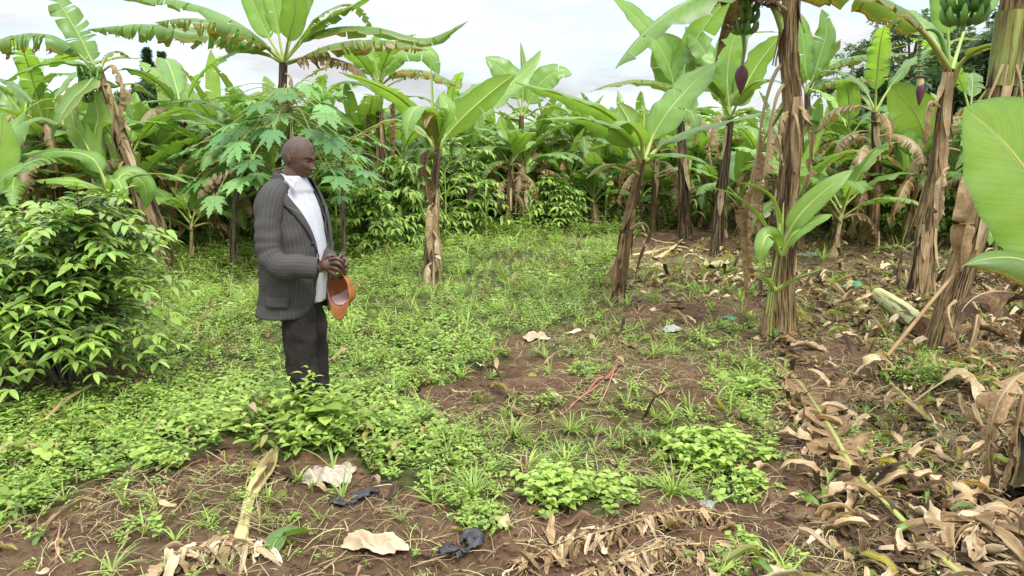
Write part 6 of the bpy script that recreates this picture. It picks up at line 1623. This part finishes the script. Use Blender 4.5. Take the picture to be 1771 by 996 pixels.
stalk('fallen_stalk', 'long yellow tan stalk lying beyond the leaning young plant', [(1094, 445), (1130, 438), (1172, 428), (1215, 438)], [.05, .045, .03, .02])
stalk('fallen_stalk', 'short yellow stalk crossing the long one beyond the leaning young plant', [(1138, 448), (1158, 438, .05), (1180, 420, .06)], [.05, .03, .02])
stalk('fallen_stalk', 'tan stalk ending under the shredded dead leaves', [(1200, 490), (1240, 488), (1290, 474), (1322, 462)], [.03, .04, .045, .045])
stalk('fallen_stalk', 'thin bleached stalk behind the trunk with orange streaks', [(1205, 430), (1240, 437), (1300, 440)], [.025, .025, .02])
stalk('fallen_stalk', 'dry bleached stalk lying between the two dark trunks and the long yellow one', [(1110, 405), (1140, 420), (1185, 422)], [.03, .025, .02])
lb = G(1590, 582); lq = np.array([G(1590, 582, .09), G(1555, 552, .10), G(1518, 524, .09)]) - lb
g = Geo(); tube(g, lq, [.092, .085, .078], ns=18, n=12, C=(0, 0, .5, .95), lump=.08, cap=False); lg = thing('cut_log', 'pale green cut banana trunk lying on the litter with its brown cut end showing', 'log', lb)
build('trunk', g, stem_mat('cut_green_trunk', (.28, .24, .09), (.46, .43, .17), (.54, .52, .24), (.56, .58, .28), dark=.30, rough=.5), lg)
g = Geo(); dd = norm(lq[0] - lq[1]); s_ = norm(np.cross(dd, [0, 0, 1])); u_ = np.cross(s_, dd)
for (k, off) in ((1.0, 0.003), (.72, .012), (.42, .004)):
    VV = [[lq[0] + dd * (off + .001) + (s_ * math.cos(a) + u_ * math.sin(a)) * .088 * kk for a in np.linspace(0, 2 * PI, 24, endpoint=False)] for kk in (k, k * .75, k * .62)]
    g.add(np.array(VV).reshape(-1, 3), grid_faces(3, 24, True))
g.add(np.array([[lq[0] + dd * .004 + (s_ * math.cos(a) + u_ * math.sin(a)) * .03 * kk for a in np.linspace(0, 2 * PI, 24, endpoint=False)] for kk in (1, .02)]).reshape(-1, 3), grid_faces(2, 24, True))
build('cut_face', g, simple('browned_cut', (.26, .14, .07), rough=.9, col2=(.14, .075, .04), scale=18, bump=.8), lg)

# fallen fronds
def frond(label, pts, W, rib=.015, age=.6, rage=.5, tears=22, name='fallen_frond', gap=.55, fold=.15, droop=.4, curl=.0, ribm=None, wave=.35, extra=0, mess=.35, pet=.25, tint=.5, sides=(1, -1), kname='blade', tdroop=.5):
    b = G(*pts[0][:2]); t = thing(name, label, 'dead leaf', b); q = np.array([G(p_[0], p_[1], p_[2] if len(p_) > 2 else .03) for p_ in pts]) - b
    g = Geo(); leaf_geo(g, q, W, pet=pet, fold=fold, droop=droop, tears=tears, tdroop=tdroop, age=age, rib=.001, gap=gap, wave=wave, rage=1, curl=curl, tint=tint, sides=sides, mess=mess)
    V = g.V
    for i in range(len(V)):
        z = terr(V[i][:, 0] + b[0], V[i][:, 1] + b[1]) - b[2]; V[i][:, 2] = np.maximum(V[i][:, 2], z + .008 + rng.random(len(V[i])) * .004)
    build(kname, g, DM, t)
    g = Geo(); tube(g, q, [rib * 1.4, rib * 1.2, rib, rib * .7, rib * .3], ns=9, n=30, C=(0, 0, .5, rage), flat=.7, lump=.1, cap=True); build('midrib', g, ribm or M_RIB, t)
    return t
frond('fallen banana frond with long yellow green midrib and shrivelled brown blades crossing the litter', [(1690, 1040, .05), (1605, 965, .05), (1530, 895, .07), (1478, 840, .07), (1440, 770, .07), (1402, 705, .06), (1372, 660, .04), (1330, 625, .03)], .22, rib=.0115, age=.4, rage=.62, tears=34, pet=.22, gap=.9, mess=.7)
def heap(label, line, n, L, W, dirn, h=.10, age=(.3, 1.0), extra=None):
    """a shredded dead leaf: its strips fall from a ridge and curl on the soil"""
    b = G(*line[0][:2]); t = thing('dead_leaf_heap', label, 'dead leaf', b)
    q = np.array([G(*p_) + [0, 0, h] for p_ in line]) - b; q[0, 2] -= h * .5; q[-1, 2] -= h * .8
    rp = spline(q, 60); g = Geo(); tube(g, q, [.006, .006, .005, .003], ns=8, n=30, C=(0, 0, .5, .6), flat=.7, lump=.2, cap=True); build('midrib', g, M_STALK, t)
    g = Geo()
    for i in range(n):
        s0 = rp[min(int(rng.random() * 60), 60)] + rng.normal(0, .022, 3) * [1, 1, .3]; a = math.atan2(dirn[1], dirn[0]) + rng.normal(0, 1.3)
        l = rng.uniform(*L); d = np.array([math.cos(a), math.sin(a), 0]); pr = np.array([-d[1], d[0], 0]); k = 16; tt = np.linspace(0, 1, k + 1)
        bend = rng.normal(0, .5); up_ = rng.uniform(.0, .35)
        P_ = s0 + d * (tt * l)[:, None] + pr * (bend * l * tt ** 2 * .5)[:, None] + np.array([0, 0, 1]) * (up_ * l * tt * (1 - tt) * 1.6 - (s0[2] + .0) * tt ** 1.3)[:, None]
        if rng.random() < .4: P_ = P_ + np.array([0, 0, 1]) * (np.clip(tt - .65, 0, 1) ** 1.5 * l * 1.4)[:, None] - d * (np.clip(tt - .7, 0, 1) ** 1.2 * l * 1.0)[:, None]
        gz = terr(P_[:, 0] + b[0], P_[:, 1] + b[1]) - b[2]; P_[:, 2] = np.maximum(P_[:, 2], gz + .01)
        T_, S_, N_ = frames(P_); tw = rng.normal(0, .4) + rng.normal(0, 1.1) * tt; w = rng.uniform(*W) * (np.sin(PI * np.clip(tt * .8 + .15, 0, 1)) ** .6)
        vv = np.linspace(-1, 1, 5); cup = rng.uniform(.2, .9)
        Sx = S_ * np.cos(tw)[:, None] + N_ * np.sin(tw)[:, None]; Nx = N_ * np.cos(tw)[:, None] - S_ * np.sin(tw)[:, None]
        V = P_[:, None] + Sx[:, None] * (w[:, None] * vv)[..., None] + Nx[:, None] * (w[:, None] * vv ** 2 * cup)[..., None] + rng.normal(0, .0012, (k + 1, 5, 3))
        V[..., 2] = np.maximum(V[..., 2], gz[:, None] + .004)
        C = np.zeros((k + 1, 5, 4)); C[..., 0] = vv * .03 + i; C[..., 1] = np.abs(vv); C[..., 2] = rng.random(); C[..., 3] = rng.uniform(*age)
        g.add(V.reshape(-1, 3), grid_faces(k + 1, 5), C.reshape(-1, 4))
    o = build('blade', g, M_DRY, t); o.modifiers.new('t', 'SOLIDIFY').thickness = .001; return t
heap('heap of curled shredded tan leaf lying along the lower edge beside the bare soil', [(1264, 905), (1200, 900), (1130, 910), (1050, 935), (960, 962), (890, 990)], 170, (.04, .12), (.004, .012), (-.55, -.85), h=.05, age=(.25, .85))
heap('second tan leaf heap under the first one, cut by the lower picture edge', [(1240, 950), (1160, 960), (1080, 985), (990, 1010)], 100, (.05, .14), (.005, .014), (-.3, -.95), h=.045, age=(.25, .85))
heap('heap of crisp pale tan leaf at the lower end of the yellowish stalk', [(450, 965), (410, 958), (360, 970), (310, 985), (270, 1005)], 60, (.06, .15), (.008, .020), (-.5, -.8), h=.06, age=(.6, 1.1))
heap('shrivelled brown leaf shreds piled in the lower right corner of the litter', [(1771, 900), (1700, 930), (1650, 960), (1600, 1000)], 80, (.10, .26), (.010, .026), (-.5, -.6), h=.07, age=(.1, .9))
frond('broad brown dead leaf arched over the weeds below the leaning trunk', [(1580, 705, .04), (1620, 690, .10), (1665, 672, .12), (1690, 690, .08), (1700, 725, .02)], .06, tears=2, age=.75, rage=.9, rib=.006, gap=.3)
frond('dark wet dead leaf lying diagonally below the leaning trunk', [(1540, 670, .03), (1570, 700, .04), (1605, 735, .04), (1650, 785, .02)], .09, tears=6, age=.3, rage=.7, rib=.009)
# green leaf on the ground, lower left
b = G(495, 955); t = thing('green_leaf', 'torn dark green leaf piece lying flat near the lower edge', 'leaf', b); g = Geo()
leaf_geo(g, np.array([G(465, 968, .01), G(480, 945, .03), G(505, 940, .04), G(535, 925, .02)]) - b, .06, pet=.02, fold=.6, droop=.4, age=.5, rib=.003, wave=.2, tint=.2); build('blade', g, LM, t)
# red stalks at the mound
for i, (pts, lab) in enumerate((([(968, 724), (985, 716, .03), (1004, 693, .02), (1022, 686, .04), (1040, 666, .02), (1060, 652, .04), (1072, 638, .03)], 'lowest pinkish red stem lying on the mound'), ([(985, 712, .03), (1012, 690, .03), (1034, 668, .05), (1050, 662, .03), (1064, 645, .05), (1078, 634, .02)], 'upper pinkish red stem lying on the mound'), ([(1035, 712, .02), (1048, 690, .05), (1060, 660, .06), (1066, 640, .05)], 'orange brown dry stem beside the pinkish red stems'))):
    stalk('red_stem', lab, pts, [.003, .006, .006, .003] if i < 2 else [.003, .004, .003], flat=.9, cat='plant stem', mat=simple('red_stem_skin', (.40, .17, .12) if i < 2 else (.48, .26, .14), rough=.5, col2=(.36, .09, .09) if i < 2 else (.3, .15, .08), scale=12), group='red stems on the mound')
stalk('red_stem', 'short pinkish twig stuck upright at the lower left', [(97, 978, .01), (102, 950, .04), (107, 922, .05)], [.005, .005, .003], flat=1, cat='twig', mat=simple('pink_twig', (.42, .18, .14), rough=.6))
b = G(888, 692); g = Geo(); VV = []
for i, s in enumerate(np.linspace(0, 1, 10)):
    a = np.linspace(.4, 2.9 + 1.4 * s, 14); VV.append([[.10 * s - .05, math.cos(x) * .028 * (1 + .3 * s), .03 + math.sin(x) * .03 * (1 + .3 * s)] for x in a])
g.add(np.array(VV).reshape(-1, 3), grid_faces(10, 14)); o = build('curled_bark', g, simple('curled_brown_bark', (.26, .15, .08), rough=.8, col2=(.10, .06, .04), scale=20), loc=b); o.rotation_euler = (0, 0, -1.1); o.modifiers.new('t', 'SOLIDIFY').thickness = .004
tag(o, 'small curled piece of brown bark standing on the mound', 'bark')
ST = simple('ochre_stone', (.36, .22, .11), rough=.8, col2=(.22, .13, .07), scale=12, bump=.6); WS = simple('white_stone', (.75, .72, .68), rough=.7)
def stone(label, at_, r, mat, rz=0):
    b = G(*at_); g = Geo(); blob(g, (0, 0, r * .3), r, r * .8, r * .6, nu=10, nv=14, f=lambda V: V * (1 + .18 * wrinkle(V, 1.0, 1.6 / r, at_[0]))[..., None] if False else V * (1 + .25 * wrinkle(V, 1.0, 1.4 / r, at_[0] * .1)[..., None])); o = build('stone', g, mat, loc=b); o.rotation_euler = (0, 0, rz); tag(o, label, 'stone')
stone('ochre stone on bare soil right above the shredded leaf heap', (1056, 890), .026, ST)
stone('small white pebble on the soil beyond the leaning young plant', (1190, 455), .035, WS)
stone('rounded tan husk or stone lying in the litter near the edge below the nearest leaves', (1744, 616), .075, ST)
stone('pale pebble behind the cut log', (1640, 560), .03, WS)
stone('small pinkish stone on the bare soil of the mound', (1100, 655), .015, simple('pink_stone', (.5, .3, .22)))
stone('reddish clod at the left of the shredded leaf heap', (1010, 893), .03, simple('red_clod', (.22, .12, .08), rough=.95))

# single large dry leaf pieces one can make out in the litter
DL = [((1165, 540), .20, .07, .2, 'brown boat shaped leaf scrap on the dark soil below the leaning young plant'),
 ((1370, 770), .22, .07, 1.0, 'pale tan leaf blade beside the yellow green midrib, upper one of two'),
 ((1412, 775), .20, .06, 1.2, 'pale tan leaf blade beside the yellow green midrib, right one of two'),
 ((1400, 610), .26, .07, .1, 'broad tan dead leaf at the foot of the blackened trunk'),
 ((1470, 600), .22, .06, .4, 'folded tan dead leaf between the blackened trunk and the cut log'),
 ((1500, 655), .25, .06, 2.6, 'curled tan leaf in the litter under the prop pole'),
 ((1560, 655), .18, .06, .3, 'pale leaf scrap touching the foot of the prop pole'),
 ((1650, 910), .26, .07, .6, 'large bleached leaf curled over the litter near the lower right'),
 ((1600, 925), .22, .06, 2.2, 'bleached ribbon leaf standing on edge in the lower right litter'),
 ((1700, 975), .28, .08, 2.7, 'tan leaf piece in the lower right corner of the litter'),
 ((1560, 965), .22, .06, .9, 'dark brown ribbon leaf beside the lower end of the yellow green midrib'),
 ((1450, 870), .18, .06, .1, 'yellowish dead leaf lying left of the midrib'),
 ((1660, 860), .16, .06, 1.6, 'olive yellow leaf scrap in the right litter'),
 ((1730, 905), .25, .08, .2, 'brown folded leaf next to the nearest banana trunk'),
 ((1390, 830), .26, .05, .1, 'long flat tan leaf strip left of the midrib'),
 ((870, 905), .12, .045, 1.3, 'tan leaf scrap standing at the end of the weed clump'),
 ((1560, 840), .25, .06, 1.9, 'reddish brown leaf draped over the litter right of the midrib'),
 ((1280, 500), .2, .08, .4, 'tan leaf scrap below the shredded dead leaves'),
 ((1020, 590), .1, .04, .4, 'small tan leaf scrap on the upper mound'),
 ((550, 855), .08, .03, .7, 'small tan leaf scrap before the puffed pale bag'),
 ((650, 842), .05, .02, .7, 'tiny cream leaf scrap right of the puffed pale bag'),
 ((1690, 590), .3, .09, .1, 'broad tan leaf litter piece under the curled dark dead leaf'),
 ((30, 795), .2, .06, .1, 'brown dead leaf lying in the weeds at the left edge')]
for at_, L_, W_, rz, lab in DL:
    g = Geo(); ribbon(g, L_ * 1.15, W_ * 1.3, (0, 0, rng.random(), .25 if 'dark' in lab or 'reddish' in lab else .8), curl=rng.normal(0, .8), twist=.35, k=14, nvv=6, lift=.05, fold=.8)
    b = G(*at_, .006); o = build('dead_leaf', g, M_DRY, loc=b); o.rotation_euler = (0, 0, -rz); o.modifiers.new('t', 'SOLIDIFY').thickness = .0015; tag(o, lab, 'dead leaf')

# ------------------------------------------------------------------ larger weeds standing out
def broad_clump(name, label, at_, rx, ry, n, L=.055, H=.16, age=(.0, .35), W=.75, group=None, elong=1.0, vine=True):
    b = G(*at_); t = thing(name, label, 'weed', b, 0, group); lf, stg = Geo(), Geo()
    for i in range(n):
        a = rng.random() * 6.28; r = rng.random() ** .6 * (1 + .3 * math.sin(a * 3 + at_[0]) + .2 * math.sin(a * 5 + at_[1])); x, y = math.cos(a) * r * rx, math.sin(a) * r * ry; h = H * rng.uniform(.3, 1.05) * max(.35, 1 - .45 * r * r)
        z0 = float(terr(b[0] + x, b[1] + y)) - b[2]; top = np.array([x + rng.normal(0, .02), y + rng.normal(0, .02), z0 + h])
        tube(stg, [[x * .75, y * .75, z0 - .01], [x, y, z0 + h * .5], top], [.0022, .0018, .0012], ns=4, n=4, C=(0, 0, .5, .4))
        for j in range(4):
            aa = j * 1.57 + a + rng.normal(0, .25); sz = L * rng.uniform(.6, 1.15)
            simple_leaf(lf, top - [0, 0, .02 * (j // 2)], [math.cos(aa), math.sin(aa), rng.uniform(.0, .45)], sz, sz * W, (0, 0, rng.random(), rng.uniform(*age)), k=5, droop=.6, fold=.28)
        if h > .07:
            m_ = (top + [x, y, z0]) / 2 * [1, 1, 1]
            for j in range(2):
                aa = j * PI + a + 1 + rng.normal(0, .25); sz = L * rng.uniform(.7, 1.1); simple_leaf(lf, m_, [math.cos(aa), math.sin(aa), .1], sz, sz * W, (0, 0, rng.random() * .7, rng.uniform(*age) + .15), k=5, droop=.7, fold=.25)
    build('stems', stg, M_RIB, t); build('foliage', lf, M_WEED, t); return t
broad_clump('broadleaf_weed', 'bright lime clump of rounded leaves on the bare soil edge, largest in the foreground', (975, 858), .24, .16, 120, L=.048, H=.15, age=(.0, .25))
broad_clump('broadleaf_weed', 'lime clump of heart shaped leaves left of the fallen frond', (1232, 800), .27, .2, 120, L=.056, H=.17, age=(.05, .35))
broad_clump('broadleaf_weed', 'small lime weed joining the heart shaped clump from below', (1295, 848), .09, .08, 26, L=.045, H=.10, age=(.05, .3))
broad_clump('broadleaf_weed', 'low dark weed trailing over the soil left of the lime clump', (840, 905), .12, .12, 50, L=.034, H=.08, age=(.3, .6), W=.6)
broad_clump('broadleaf_weed', 'small weed sprig by the right end of the shredded leaf heap', (1284, 950), .05, .06, 14, L=.04, H=.09, age=(.2, .4))
broad_clump('broadleaf_weed', 'single round leaf weed at the lower edge near the midrib', (1604, 985), .02, .02, 3, L=.06, H=.05, age=(.1, .2), W=.95)
broad_clump('feathery_weed', 'upright green weed at the foot of the leaning trunk', (1598, 665), .2, .12, 60, L=.045, H=.26, age=(.2, .5), W=.4)
broad_clump('broadleaf_weed', 'pale green weed on the mound crest by the red stems', (1010, 650), .14, .1, 36, L=.045, H=.12, age=(.3, .6), W=.5)
broad_clump('broadleaf_weed', 'small weed in the middle of the red soil mound', (950, 700), .10, .08, 26, L=.034, H=.09, age=(.3, .55), W=.55)
broad_clump('broadleaf_weed', 'weed clump spreading right of the mound towards the fallen frond', (1310, 680), .16, .12, 46, L=.05, H=.13, age=(.15, .45), W=.5)
broad_clump('broadleaf_weed', 'grey green weed at the left of the lime heart leaved clump', (1110, 770), .16, .1, 46, L=.03, H=.12, age=(.5, .75), W=.4)
GT = grass_templates(26, (.14, .30), .0035, .3)
for (at_, lab, s_) in (((1160, 860), 'bright grass tuft below the heart leaved clump', 1.0), ((985, 750), 'thin grass tuft on the lower mound', .7), ((885, 760), 'grass tuft at the lower left of the mound', .8), ((1130, 620), 'yellowing grass tuft behind the red stems', .9), ((530, 700), 'pale grass blades arching before the trouser legs of the man', 1.25), ((815, 860), 'grass tuft at the tip of the weed bank', .9)):
    g = Geo(); g.merge(GT[int(rng.integers(5))]); g.merge(GT[int(rng.integers(5))], T=lambda V: V * [-1, 1, .9] + [.02, .02, 0]); b = G(*at_) if at_[0] != 530 else np.array([*P(530, 700, 4.02)[:2], float(terr(P(530, 700, 4.02)[0], 4.02))]); o = build('grass_tuft', g, M_WEED, loc=b); o.scale = (s_,) * 3; tag(o, lab, 'grass tuft')
# young grass-like shoot in front of the flowering banana
p = Plant('thin green shoot with strap leaves standing left of the flowering banana trunk', (1553, 500), name='young_shoot', cat='seedling', group=None)
p.stem([(1553, 500), (1556, 470), (1560, 435)], .03, .012, age=.3, strips=5)
p.leaf([(1560, 435), (1562, 415), (1568, 398), (1572, 380)], .02, age=.35, pet=.05, rib=.004); p.leaf([(1560, 435), (1575, 422), (1592, 412), (1610, 408)], .02, age=.35, pet=.05, rib=.004); p.leaf([(1560, 435), (1553, 420), (1548, 405)], .018, age=.35, pet=.05, rib=.004)
